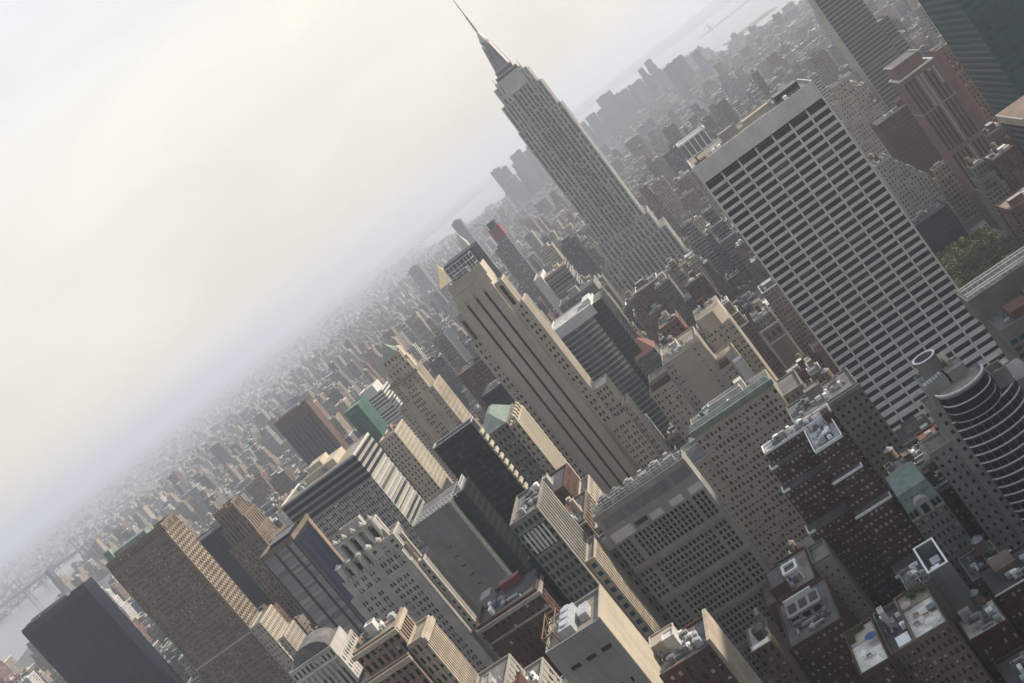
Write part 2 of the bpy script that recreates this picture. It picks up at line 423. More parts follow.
class Tower:
    def __init__(self, name, label, cat, x, y, wall, glass='glass', roof='roofg', indiv=True, ref=None, group=None, spandrel=None):
        self.o = (x, y, 0.0)
        self.root = thing(name, label, cat, self.o, group)
        self.mb = {}; self.extra = {}; self.nt = 0
        self.wall = wall; self.glass = glass; self.roofm = roof; self.indiv = indiv; self.spm = spandrel
        self.panes = []; self.ref = ref; self.top = 0
    def part(self, name, mat, n=None):
        k = (name, mat) if n is None else (name, mat, n)
        if k not in self.mb: self.mb[k] = MB()
        return self.mb[k]
    def one(self, name, mat, fn, parent=None):
        """a part that is one mesh object of its own"""
        b = MB(); fn(b)
        ob = b.build(name, M[mat] if isinstance(mat, str) else mat, parent or self.root, self.o)
        return ob
    def tier(self, x0, x1, y0, y1, z0, z1, faces=None, wall=None, parapet=1.0, roof=None, foot=False, glass=None):
        wall = wall or self.wall
        wb = self.part('wall', wall)
        faces = faces or {}
        d = {k: (faces[k][2] if k in faces and faces[k] else 0.0) for k in 'NWES'}
        wb.box(x0+d['E'], x1-d['W'], y0+d['N'], y1-d['S'], z0, z1-(0.02 if any(d.values()) else 0))
        for k, st in faces.items():
            if st: self.facade(k, x0, x1, y0, y1, z0, z1, st, wall, d, glass or self.glass)
        if parapet:
            self.nt += 1; pb = self.part('parapet', wall, self.nt)
            pb.ring(x0+.02, x1-.02, y0+.02, y1-.02, z1+.003, z1+parapet, 0.45)
        rb = self.part('roof', roof or self.roofm, self.nt+.5); self.nt += 1
        rb.box(x0+.5, x1-.5, y0+.5, y1-.5, z1+.004, z1+.06)
        OCC.append((x0,x1,y0,y1,z0,z1, self))
        if z0 < 60: FOOT.append((x0,x1,y0,y1))
        if z1 > self.top: self.top = z1; self.topc = ((x0+x1)/2, y0, z1)
        return self
    def facade(self, face, x0, x1, y0, y1, z0, z1, st, wall, d, glass):
        ul, zl, dep = st[0], st[1], st[2]
        sd = st[3] if len(st) > 3 else dep*0.85
        smat = st[4] if len(st) > 4 else (self.spm or wall)
        wb = sb = self.part('wall', wall); smi = 0
        if smat != wall:
            ex = self.extra.setdefault(('wall', wall), [])
            if smat not in ex: ex.append(smat)
            smi = 1+ex.index(smat)
        if face in 'NS': a0, L = x0, x1-x0
        else: a0, L = y0+d['N'], (y1-d['S'])-(y0+d['N'])
        full = L if face in 'NS' else (y1-y0)
        if callable(ul): ul = ul(L)
        ul = [(a0+s, a0+e) for s, e in ul]
        if callable(zl): zl = zl(z1-z0)
        zl = [(z0+s, z0+e) for s, e in zl]
        def bx(b, u0, u1, w0, w1, out, inn=0.0, m=0):
            if face == 'N': b.box(u0, u1, y0+dep-out, y0+dep-inn, w0, w1, m)
            elif face == 'S': b.box(u0, u1, y1-dep+inn, y1-dep+out, w0, w1, m)
            elif face == 'W': b.box(x1-dep+inn, x1-dep+out, u0, u1, w0, w1, m)
            else: b.box(x0+dep-out, x0+dep-inn, u0, u1, w0, w1, m)
        for s, e in complement(ul, a0, a0+L): bx(wb, s, e, z0, z1, dep)
        zc = complement(zl, z0, z1)
        for s, e in ul:
            for p, q in zc: bx(sb, s, e, p, q, sd, 0.0, smi)
        for s, e in ul:
            for p, q in zl:
                cu, cz = (s+e)/2, (p+q)/2
                if face == 'N': c = (cu, y0+dep-.06, cz)
                elif face == 'S': c = (cu, y1-dep+.06, cz)
                elif face == 'W': c = (x1-dep+.06, cu, cz)
                else: c = (x0+dep-.06, cu, cz)
                self.panes.append((face, c, e-s, q-p, glass))
    def clutter(self, x0, x1, y0, y1, z, n=4, tank=False, seed=0, pent=True):
        if y0 < 520: n = int(n*1.7)+1
        r = random.Random(seed*31+int(z*7))
        w, dd = x1-x0, y1-y0
        if pent:
            px, py = x0+w*r.uniform(.25,.5), y0+dd*r.uniform(.3,.5); hw, hd = w*r.uniform(.15,.28), dd*r.uniform(.2,.32); hz = r.uniform(3,6)
            def f(b):
                b.box(px, px+hw, py, py+hd, z+.07, z+hz); b.ring(px-.15, px+hw+.15, py-.15, py+hd+.15, z+hz-.3, z+hz+.5, .3)
                b.box(px+.4, px+1.4, py-.12, py, z+.08, z+2.2)
            self.one('bulkhead', r.choice([self.wall, 'brick', 'lime', 'white']), f)
        for i in range(n):
            ax, ay = x0+w*r.uniform(.06,.86), y0+dd*r.uniform(.06,.86); s = r.uniform(1.0,2.8); t = r.uniform(1.0,2.4); hh = r.uniform(.9,2.4)
            def f(b):
                b.box(ax, ax+s, ay, ay+t, z+.35, z+.35+hh); b.box(ax+.1, ax+.25, ay+.1, ay+t-.1, z+.06, z+.35); b.box(ax+s-.25, ax+s-.1, ay+.1, ay+t-.1, z+.06, z+.35)
                b.cyl(ax+s/2, ay+t/2, z+.35+hh, z+.6+hh, min(s,t)*.33, n=10)
            self.one('air_handler', r.choice(['ac','metal','steel','whitep']), f)
        for i in range(1+n//3):
            ax, ay = x0+w*r.uniform(.08,.55), y0+dd*r.uniform(.1,.85); ln_ = min(w*.38, r.uniform(3,9)); hh = r.uniform(.5,1.0)
            up = r.random() < .5
            def f(b):
                if up: b.box(ax, ax+.7, ay, min(ay+ln_, y1-.6), z+.4, z+.4+hh)
                else: b.box(ax, ax+ln_, ay, ay+.7, z+.4, z+.4+hh)
                b.box(ax+.1, ax+.4, ay+.1, ay+.4, z+.06, z+.4)
            self.one('duct', r.choice(['metal','steel','ac']), f)
        for i in range(1+n//2):
            ax, ay, hh = x0+w*r.uniform(.06,.94), y0+dd*r.uniform(.06,.94), r.uniform(.8,2.6)
            self.one('vent_pipe', r.choice(['metal','steel','black']), lambda b: (b.cyl(ax, ay, z+.06, z+hh, .16, n=6), b.cyl(ax, ay, z+hh, z+hh+.25, .32, .2, 6)))
        if tank:
            tx, ty = x0+w*r.uniform(.2,.8), y0+dd*r.uniform(.5,.85)
            self.watertank(tx, ty, z)
    def watertank(self, tx, ty, z, s=1.0):
        t = self.one('water_tank', 'wood', lambda b: b.cyl(tx, ty, z+3.2*s, z+7.2*s, 2.0*s, 1.9*s, 14))
        def cone(b): b.cyl(tx, ty, z+7.2*s, z+8.7*s, 2.2*s, 0.05, 14)
        self.one('tank_roof', 'steel', cone, t)
        def legs(b):
            for i in (-1,1):
                for j in (-1,1): b.box(tx+i*1.3*s-.15, tx+i*1.3*s+.15, ty+j*1.3*s-.15, ty+j*1.3*s+.15, z+.06, z+3.2*s)
            b.box(tx-2*s, tx+2*s, ty-2*s, ty+2*s, z+2.95*s, z+3.19*s)
        self.one('tank_stand', 'steel', legs, t)
    def done(self):
        for k, b in self.mb.items():
            if b.v: b.build(k[0], [M[k[1]]]+[M[q] for q in self.extra.get(k, [])], self.root, self.o)
        if self.panes:
            c = np.array([p[1] for p in self.panes]); px, py, z = project(c)
            sc = []
            for i, (f, cc, a, h, g) in enumerate(self.panes):
                v = np.array(cc) - _eye; dist = np.linalg.norm(v)
                n = {'N': (0,-1,0), 'S': (0,1,0), 'W': (1,0,0), 'E': (-1,0,0)}[f]
                k = -(v @ np.array(n))/dist
                vis = k > 0 and -15 < px[i] < W+15 and -15 < py[i] < H+15
                sc.append((a*h*k/dist**2*FPX**2 if vis else -1))
            order = np.argsort(-np.array(sc))
            keep = [i for i in order[:100] if sc[i] > (2.0 if self.indiv else 9.0)]
            ks = set(keep)
            for i in keep:
                f, cc, a, h, g = self.panes[i]
                ob = bpy.data.objects.new('window', pane_mesh(f, M[g]))
                ob.parent = self.root
                ob.location = (cc[0]-self.o[0], cc[1]-self.o[1], cc[2])
                ob.scale = (a, 1, h) if f in 'NS' else (1, a, h)
                C.objects.link(ob)
            rest = {}
            for i, (f, cc, a, h, g) in enumerate(self.panes):
                if i in ks: continue
                b = rest.setdefault(g, MB())
                x, y, z_ = cc
                if f == 'N': b.face([(x-a/2,y,z_-h/2),(x+a/2,y,z_-h/2),(x+a/2,y,z_+h/2),(x-a/2,y,z_+h/2)])
                elif f == 'S': b.face([(x+a/2,y,z_-h/2),(x-a/2,y,z_-h/2),(x-a/2,y,z_+h/2),(x+a/2,y,z_+h/2)])
                elif f == 'W': b.face([(x,y-a/2,z_-h/2),(x,y+a/2,z_-h/2),(x,y+a/2,z_+h/2),(x,y-a/2,z_+h/2)])
                else: b.face([(x,y+a/2,z_-h/2),(x,y-a/2,z_-h/2),(x,y-a/2,z_+h/2),(x,y+a/2,z_+h/2)])
            for g, b in rest.items():
                ob = b.build('window', M[g], self.root, self.o); ob['kind'] = 'stuff'; quad_uv(ob.data)
        if self.ref: ANCH.append((self.ref, self.topc))
        return self

def grid(nu, nz, fu=.5, fz=.5, d=.45, sd=None, m0=0., m1=0., t0=0., t1=0., smat=None):
    r = [lambda L: even(nu, L, fu, 0, m0, m1), lambda Hh: even(nz, Hh, fz, 0, t0, t1), d, d*.55 if sd is None else sd]
    return tuple(r + ([smat] if smat else []))
def strips(nu, fu=.5, d=.5, m0=0., m1=0., t0=0., t1=3., nz=1, fz=1.0, sd=.05, smat=None):
    r = [lambda L: even(nu, L, fu, 0, m0, m1), lambda Hh: even(nz, Hh, fz, 0, t0, t1), d, sd]
    return tuple(r + ([smat] if smat else []))
def bands(nz, fz=.5, d=.4, m0=0., m1=0., t0=0., t1=0., sd=None, smat=None):
    return grid(1, nz, 1.0, fz, d, d if sd is None else sd, m0, m1, t0, t1, smat)
def pairs(n, wu, gap, nz, fz=.55, d=.4, m0=0., m1=0., t0=0., t1=0.):
    """n pairs of narrow windows"""
    def ul(L):
        c = (L-m0-m1)/n; out = []
        for i in range(n):
            x = m0+i*c+c/2
            out += [(x-gap/2-wu, x-gap/2), (x+gap/2, x+gap/2+wu)]
        return out
    return (ul, lambda Hh: even(nz, Hh, fz, 0, t0, t1), d, d*.85)
# ------------------------------------------------------------------ the named towers
# Empire-type stepped skyscraper
def empire():
    T = Tower('stepped_skyscraper', 'very tall grey limestone skyscraper with setbacks and a needle mast, rising above everything else', 'skyscraper', -108, 1300, 'lime2', 'glass', 'roofg', indiv=False, ref='the tall needle-topped skyscraper', spandrel='spand')
    st = lambda n, f=.56, k=38: strips(n, f, 1.2, .8, .8, 2, 3.5, k, .55, sd=.5)
    T.tier(-165, -60, 1256, 1330, 0, 30, None, 'limedark', foot=True, roof='rooft')
    T.tier(-152, -64, 1262, 1328, 30, 81, {'N': st(15, .56, 13), 'W': st(8, .56, 13)}, parapet=0)
    T.tier(-143.5, -72, 1266, 1326, 81, 104, {'N': st(12, .56, 6), 'W': st(8, .56, 6)}, parapet=1)
    # shaft: two wings and a recessed middle
    T.tier(-138.5, -118.2, 1272, 1322, 104, 266, {'N': st(4), 'W': None}, parapet=1)
    T.tier(-94.5, -77.5, 1272, 1322, 104, 266, {'N': st(3), 'W': st(8)}, parapet=1)
    T.tier(-118.2, -94.5, 1278, 1320, 104, 306, {'N': strips(5, .62, 1.4, .2, .2, 0, 1.5, 52, .6, sd=.5)}, parapet=0)
    T.tier(-137, -118.2, 1274, 1320, 266, 300, {'N': st(4, .56, 8)})
    T.tier(-94.5, -81, 1274, 1320, 266, 300, {'N': st(3, .56, 8), 'W': st(7, .56, 8)})
    T.tier(-132, -118.2, 1276, 1318, 300, 321, {'N': strips(2, .4, .8, 2, 2, 0, 9)})
    T.tier(-94.5, -85, 1276, 1318, 300, 321, {'N': strips(2, .4, .8, 1, 1, 0, 9), 'W': strips(5, .45, .8, 2, 2, 0, 9)})
    T.tier(-118.2, -94.5, 1276.5, 1318, 306, 324, None)
    T.tier(-127, -89.5, 1279, 1315, 321, 326, None, roof='roofd')
    T.tier(-123, -93, 1282, 1312, 326, 331, {'N': bands(1, .5, .3)}, parapet=.8)
    T.tier(-119.5, -97, 1285, 1309, 331, 337, {'N': bands(1, .5, .3)}, parapet=.8)
    def mast(b):
        b.prism([(-116,1289),(-100,1289),(-100,1305),(-116,1305)], 337.1, 352, 0, [(-112.6,1292.4),(-103.4,1292.4),(-103.4,1301.6),(-112.6,1301.6)])
        b.cyl(-108, 1297, 352, 374, 5.6, 5.0, 16)
        for k in range(4):
            a = R(45+90*k); c, s = math.cos(a), math.sin(a)
            b.bar((-108+c*11.5, 1297+s*11.5, 337), (-108+c*5.4, 1297+s*5.4, 370), 3.6)
    T.one('mooring_mast', 'steel', mast)
    T.one('mast_dome', 'metal', lambda b: (b.cyl(-108,1297,374,377.5,5.4,5.2,16), b.cyl(-108,1297,377.5,382,4.0,3.4,16), b.cyl(-108,1297,382,387,3.3,1.4,16)))
    def ant(b):
        b.cyl(-108,1297,387,410,1.1,.8,8); b.cyl(-108,1297,410,430,.7,.45,8); b.cyl(-108,1297,430,443,.4,.15,8)
        for z in (390,393,396,399,402,406): b.box(-109.7,-106.3,1296.7,1297.3,z,z+.8); b.box(-108.3,-107.7,1295.3,1298.7,z+1,z+1.6)
    T.one('antenna', 'steel', ant)
    for x in (-126,-112,-98,-90):
        T.one('antenna', 'steel', lambda b: b.box(x-.3,x+.3,1280,1280.6,326,333))
    T.done()
empire()

# white gridded slab with a base that sweeps outward
def grace():
    T = Tower('gridded_office_slab', 'big office slab with a pale grid of wide dark windows and flat blank top', 'office tower', 36, 605, 'conc2', 'glassd', 'rooft', ref='the pale gridded slab')
    x0, x1, y0, y1 = -1.4, 73.2, 585.0, 632.0
    yf = lambda z: y0 - (26*((75-z)/75)**2 if z < 75 else 0)
    pz = 4.62; ncol = 7; pw = .95; zt = 181.5
    wb = T.part('wall', 'conc2')
    wb.box(x0, x1, y0+1.3, y1, 75, 192)
    # lower core following the sweep
    zs = [0, 15, 30, 45, 60, 75]
    for a, c in zip(zs[:-1], zs[1:]):
        wb.hexa([(x0,yf(a)+1.3,a),(x1,yf(a)+1.3,a),(x1,y1+(y0-yf(a)),a),(x0,y1+(y0-yf(a)),a),(x0,yf(c)+1.3,c),(x1,yf(c)+1.3,c),(x1,y1+(y0-yf(c)),c),(x0,y1+(y0-yf(c)),c)])
    wb.box(x0, x1, y0, y0+1.3, zt+1.9, 192)
    cw = (x1-x0-pw)/ncol
    rows = int((zt-6)/pz)
    zr = [zt-.2-k*pz for k in range(rows+1)]
    for k in range(ncol+1):                      # ribs
        a = x0+k*cw
        lev = [zt] + [z for z in (75,60,45,30,15,0)]
        for c, z in zip(lev[:-1], lev[1:]):
            wb.hexa([(a,yf(z),z),(a+pw,yf(z),z),(a+pw,yf(z)+1.31,z),(a,yf(z)+1.31,z),(a,yf(c),c),(a+pw,yf(c),c),(a+pw,yf(c)+1.31,c),(a,yf(c)+1.31,c)])
    for k in range(ncol):
        a, e = x0+k*cw+pw, x0+(k+1)*cw
        wb.box(a, e, y0+.5, y0+1.3, zt, zt+1.5)
        wb.box(a, e, y0, y0+1.3, zt+1.5+.0, zt+1.9)
        for j in range(rows):
            zt_, zb = zr[j], zr[j]-pz
            sp = zb+1.75                        # spandrel zb..sp, window sp..zt_
            wb.hexa([(a,yf(zb)+.12,zb),(e,yf(zb)+.12,zb),(e,yf(zb)+1.3,zb),(a,yf(zb)+1.3,zb),(a,yf(sp)+.12,sp),(e,yf(sp)+.12,sp),(e,yf(sp)+1.3,sp),(a,yf(sp)+1.3,sp)])
            T.panes.append(('N', ((a+e)/2, (yf(sp)+yf(zt_))/2+.95-(.25 if zt_<75 else 0), (sp+zt_)/2), e-a, zt_-sp, 'glassd'))
        T.panes.append(('N', ((a+e)/2, y0+.48, zt+.75), e-a, 1.45, 'glassd'))
    T.part('parapet', 'conc2').ring(x0, x1, y0+.02, y1, 192.003, 193.2, .6)
    T.part('roof', 'rooft').box(x0+.6, x1-.6, y0+.6, y1-.6, 192.004, 192.08)
    OCC.append((x0,x1,y0,y1,0,193,T)); FOOT.append((x0-2,x1+2,y0-26,y1+26)); T.topc = (36, y0, 192); T.top = 192
    T.one('bulkhead', 'conc', lambda b: (b.box(20,30,600,612,192.1,197), b.ring(19.8,30.2,599.8,612.2,197,197.6,.3)))
    T.one('bulkhead', 'cream', lambda b: (b.box(34,52,602,614,192.1,195), b.ring(33.8,52.2,601.8,614.2,195,195.5,.3)))
    T.one('bulkhead', 'dark', lambda b: (b.box(54,68,598,613,192.1,196.2), b.box(54.5,67.5,596,598,192.1,194)))
    T.one('window_cleaning_rig', 'rust', lambda b: (b.box(1,8,588,594,192.1,194.2), b.box(3,4,589,590,194.2,197), b.bar((3.5,589.5,196.8),(9,586,197.5),.5)))
    for x in (12, 15.5, 57):
        T.one('air_handler', 'whitep', lambda b: (b.box(x,x+2.2,590,593,192.2,194.2), b.cyl(x+1.1,591.5,194.2,194.6,.8,n=10)))
    T.one('rail', 'metal', lambda b: [b.box(a,a+.15,587,587.15,192.1,194) for a in np.arange(2,72,3.5)] + [b.box(2,72,587.02,587.12,193.9,194.05)])
    T.done()
grace()

# tan tower with three dark stripes
def striped():
    T = Tower('striped_stone_tower', 'tan stone tower with three dark vertical stripes down its broad face and stepped shoulders', 'skyscraper', -130, 610, 'tan', 'glass', 'rooft', ref='the tan three-striped tower')
    # middle slab
    y0 = 585
    def mid(L): return [(5.2, 6.7), (11.6, 13.1), (17.8, 19.3)]
    T.tier(-149.5, -124.9, y0, 606, 0, 209, {'N': (mid, lambda Hh: [(30, 206.5)], 1.0, .05)}, parapet=0, glass='black')
    # slots behind louvres are one stripe each
    T.tier(-148.6, -124.3, 587, 605, 209, 214, None, parapet=0)
    T.tier(-148, -124.1, 589, 604, 214, 219.5, None, parapet=1.2, roof='roofd')
    side = pairs(1, 1.25, .9, 44, .5, .4)
    T.tier(-156.5, -149.5, y0+1.2, 604, 0, 187, {'N': side, 'E': None}, parapet=1)
    T.tier(-154, -149.5, y0+2, 602, 187, 203, {'N': strips(1, .45, .4, 0, 0, 0, 2)}, parapet=1)
    T.tier(-124.9, -117, y0+1.2, 604, 0, 190, {'N': pairs(1, 1.3, .9, 45, .5, .4), 'W': grid(10, 45, .45, .5, .4)}, parapet=1)
    T.tier(-124.9, -119.5, y0+2, 601, 190, 206, {'N': strips(1, .4, .4, 0, 0, 0, 2), 'W': strips(8, .45, .4, 1, 1, 0, 3)}, parapet=1)
    # right wings
    T.tier(-117, -108.8, y0+3, 606, 0, 124, {'N': pairs(2, 1.1, .7, 31, .5, .4), 'W': grid(14, 31, .5, .55, .4)}, parapet=1, roof='roofw')
    T.tier(-121.7, -109.2, y0-3.5, y0+1.1, 0, 105, {'N': pairs(3, 1.0, .6, 27, .5, .4, t1=3)}, parapet=.8)
    T.tier(-108.8, -105.4, y0, 603, 0, 108, {'N': pairs(1, .9, .6, 27, .5, .4), 'W': strips(9, .45, .7, 1, 1, 0, 3, 27, .55)}, parapet=1)
    T.tier(-160, -156.5, y0+4, 618, 0, 120, {'N': grid(1, 30, .5, .5, .4)})
    def frame(b):
        for x in (-146, -141, -136, -131, -127):
            b.box(x, x+.3, 592, 592.3, 219.6, 229); b.box(x, x+.3, 601, 601.3, 219.6, 229)
        for z in (222, 225.5, 228.7):
            b.box(-146, -126.7, 591.98, 592.28, z, z+.3); b.box(-146, -126.7, 601.02, 601.32, z, z+.3); b.box(-146.02, -145.72, 592.3, 601, z+.02, z+.28); b.box(-127.02, -126.72, 592.3, 601, z+.02, z+.28)
    T.one('cooling_tower_frame', 'metal', frame)
    T.one('cooling_tower', 'steel', lambda b: b.box(-143, -133, 593.5, 600, 219.6, 223.5))
    T.done()
striped()

# square gridded block in front of it
def gridblock():
    T = Tower('concrete_office_block', 'grey concrete office block with tiers of small windows and pipes fencing its roof', 'office block', -81, 385, 'conc', 'glassd', 'roofg', ref='the grey tiered office block')
    x0, x1, y0, y1 = -100.4, -61.2, 360, 369
    rows = lambda n, z0, z1, n2=2.55: [(z0+i*(z1-z0)/n+.4, z0+i*(z1-z0)/n+.4+1.72) for i in range(n)]
    zc = [(115.6,126), (100.6,113), (85.5,98), (70,83), (54,67), (38,51), (20,35)]
    zl = []
    for a, c in zc: zl += [(p, q) for p, q in rows(5, a, c)]
    zl.sort()
    zz = lambda Hh: zl
    def u(L):
        out = [(1.2+i*1.75, 1.2+i*1.75+1.0) for i in range(3)]
        out += [(8.0+i*1.72, 8.0+i*1.72+1.06) for i in range(14)]
        out += [(33.1+i*1.75, 33.1+i*1.75+1.06) for i in range(3)]
        return out
    T.tier(x0, x1, y0, y1, 0, 128.5, {'N': (u, zz, .42, .42), 'W': grid(3, 30, .35, .45, .4)}, parapet=0)
    # ledges between the tiers, standing proud
    lb = T.part('ledge', 'conc')
    for z in (113.6, 98.6, 83.5, 68): lb.box(x0-.25, x1+.25, y0-.45, y0-.003, z, z+1.5)
    for x in (x0+6.9, x0+32.0): lb.box(x, x+.7, y0-.3, y0-.003, 20, 126)
    # blind attic with recessed dark louvres
    T.tier(x0, x1, y0, y1, 128.5, 138.6, None, parapet=1.2, roof='roofg')
    T.one('louvre_panel', 'steel', lambda b: b.box(x0+1.5, x1-9.5, y0-.12, y0-.003, 133.2, 137.4))
    T.one('louvre_panel', 'steel', lambda b: b.box(x1-8, x1-1, y0-.12, y0-.003, 133.2, 137.4))
    for a in (x0+1, x0+17, x0+25.5, x0+33.5):
        T.one('attic_panel', 'conc2', lambda b: b.box(a, a+5.2 if a > x0+2 else a+9, y0-.16, y0-.003, 127, 129.6 if a > x0+2 else 130.8))
    T.one('dark_opening', 'black', lambda b: b.box(x0+11, x0+16, y0-.08, y0-.003, 128.2, 130))
    def pipes(b):
        for i in range(20):
            a = x0+1+i*1.95
            b.box(a, a+.18, y0+1.2, y0+1.38, 138.7, 142.6); b.box(a, a+.18, y0+4.2, y0+4.38, 138.7, 142.6)
            b.bar((a+.09,y0+1.3,142.5),(a+.09,y0+4.3,141.2),.14)
        for z in (140.2, 141.4, 142.5): b.box(x0+1, x1-1, y0+1.21, y0+1.37, z, z+.14); b.box(x0+1, x1-1, y0+4.21, y0+4.37, z-.02, z+.12)
        for yy in np.arange(y0+4.4, y1-1, 2.1): b.box(x0+1, x0+1.18, yy, yy+.18, 138.7, 142.6); b.box(x1-1.2, x1-1.02, yy, yy+.18, 138.7, 142.6)
        for z in (140.2, 142.5): b.box(x0+1.02, x0+1.16, y0+4.4, y1-1, z, z+.14); b.box(x1-1.18, x1-1.04, y0+4.4, y1-1, z, z+.14)
    T.one('roof_railing', 'metal', pipes)
    for i in range(6):
        a = x0+4+i*5.6
        T.one('air_handler', rnd.choice(['ac','steel','conc']), lambda b: (b.box(a, a+3.6, y0+5, y0+7.6, 138.7, 141+rnd.random()*1.5), b.cyl(a+1.8, y0+6.3, 142.5, 142.9, .9)))
    # left shoulder with a striped awning
    T.tier(-105.5, x0-.01, y0+2, y1, 0, 129, {'N': grid(3, 30, .5, .5, .5)}, parapet=1)
    T.one('striped_louvre', 'whitep', lambda b: [b.box(-105.2+k*.75, -104.8+k*.75, y0+1.7, y0+1.997, 125.5, 131) for k in range(6)])
    T.done()
gridblock()

def brownslab():
    T = Tower('brown_brick_tower', 'brown brick slab tower with a sunlit right side, next to the black glass tower', 'skyscraper', -440, 655, 'brown', 'glass', 'roofg', ref='the brown slab tower', indiv=True)
    y0 = 640
    def u(L):
        out = []
        for a, n in ((1.5,2), (8,5), (19.5,5), (31,5), (43,4)):
            out += [(a+i*1.95, a+i*1.95+1.0) for i in range(n)]
        return out
    T.tier(-465.5, -413.5, y0, 662, 0, 200, {'N': (u, lambda Hh: even(50, Hh, .5, 0, 0, 3), .45, .4), 'W': grid(7, 50, .45, .55, .8, .6, smat='tan2')}, wall='brown')
    T.tier(-465.5, -413.5, y0+1, 661, 200, 206, {'N': grid(24, 1, .4, .6, .4), 'W': grid(8, 1, .5, .7, .5)}, parapet=1.5, roof='copper')
    T.tier(-413.5, -404, y0-1, 664, 0, 114, {'N': grid(4, 29, .45, .5, .4), 'W': grid(10, 29, .5, .55, .8, .6)}, wall='tan')
    T.tier(-404, -399, y0+2, 664, 0, 96, {'N': grid(2, 24, .45, .5, .4), 'W': grid(10, 24, .5, .55, .6)}, wall='tan')
    T.one('string_course', 'tan', lambda b: b.box(-465.8, -413.5, y0-.5, y0-.003, 112, 113.2))
    T.one('bulkhead', 'copper', lambda b: (b.box(-462, -430, 647, 658, 206.1, 210), b.box(-464, -459, 645, 652, 206.1, 214)))
    for i in range(9): T.one('antenna', 'steel', lambda b: b.box(-462+i*5, -461.7+i*5, 642, 642.3, 206.1, 209+rnd.random()*3))
    T.done()
brownslab()

def blackglass():
    T = Tower('black_glass_tower', 'plain black glass tower with a flat top, standing at the lower left before the river', 'office tower', -598, 760, 'navy', 'glassn', 'roofd', ref='the black glass tower', indiv=False)
    T.tier(-634, -563, 740, 753, 0, 196, {'N': strips(46, .8, .25, 0, 0, 0, 4, 1, 1), 'W': strips(8, .8, .25, 0, 0, 0, 4)}, parapet=1.5)
    T.one('bulkhead', 'steel', lambda b: (b.box(-625, -585, 745, 750, 196.1, 199.5), b.box(-630, -615, 743, 747, 196.1, 198.5)))
    T.one('edge_fin', 'tealw', lambda b: b.box(-634.8, -634.01, 740, 741, 0, 196))
    T.done()
blackglass()

def navyback():
    T = Tower('dark_glass_block', 'dark navy glass block wedged between the brown slab tower and the crowned brown tower', 'office block', -470, 785, 'navy', 'glassn', 'roofd', indiv=False, ref='the navy wedge block')
    T.tier(-500, -442, 770, 800, 0, 165.5, {'N': grid(30, 44, .8, .7, .25), 'W': grid(12, 44, .8, .7, .25)})
    T.clutter(-480, -446, 772, 798, 165.5, 3, seed=4); T.done()
navyback()

def crowned():
    T = Tower('crowned_brick_tower', 'brown brick tower whose top breaks into a crown of narrow upright piers', 'skyscraper', -430, 755, 'brown', 'glass', 'roofg', indiv=True, ref='the crowned brown tower')
    st = lambda n: strips(n, .4, .8, .5, .5, 0, 3, 1, 1)
    T.tier(-449, -420, 741, 768, 0, 150, {'N': strips(8, .42, .6, .5, .5, 0, 4, 38, .6, sd=.3), 'W': strips(7, .42, .6, .5, .5, 0, 4, 38, .6, sd=.3)})
    T.tier(-420, -414.5, 744, 770, 0, 137, {'N': strips(2, .4, .5, 0, 0, 0, 3, 34, .6, sd=.3), 'W': strips(7, .45, .6, .5, .5, 0, 3)})
    T.tier(-445, -420.5, 743, 766, 150, 165, {'N': st(7), 'W': st(6)})
    T.tier(-442, -423, 745, 763, 165, 173, {'N': st(6), 'W': st(5)})
    def crown(b):
        for i in range(7): b.box(-442+i*3, -440.2+i*3, 744.3, 746, 168, 180.5-(i>4)*2)
        for i in range(5): b.box(-424, -422.4, 747+i*3.4, 748.7+i*3.4, 168, 178)
    T.one('crown_pier', 'brown', crown)
    T.tier(-439, -425, 748, 760, 173, 179, None)
    T.done()
crowned()

def paleglass():
    T = Tower('panelled_glass_tower', 'narrow tower faced in pale glass panels split by dark strips, with a black side', 'office tower', -281, 515, 'dark', 'glassl', 'roofd', indiv=True, ref='the pale panelled glass tower')
    def u(L): return [(.5, 7.6), (9.0, 15.8), (17.2, 20.6)]
    T.tier(-292.3, -270.8, 500, 528, 0, 171.5, {'N': (u, lambda Hh: even(56, Hh, .78, 0, 0, 1), .3, .22, 'steel'), 'W': strips(5, .9, .12, 1.5, 3.5, 0, 2, sd=.02)}, glass='glassl', parapet=1.4)
    T.panes = [(p[0], p[1], p[2], p[3], 'glassn' if p[0] == 'W' else p[4]) for p in T.panes]
    T.one('corner_pier', 'pink', lambda b: b.box(-270.79, -270.2, 524.3, 528, 0, 171.5))
    T.one('roof_rim', 'brown', lambda b: b.ring(-292.9, -270.2, 499.4, 528.6, 171.7, 174.2, .5))
    T.one('bulkhead', 'dark', lambda b: b.box(-288, -275, 508, 522, 171.6, 174.8))
    T.done()
paleglass()

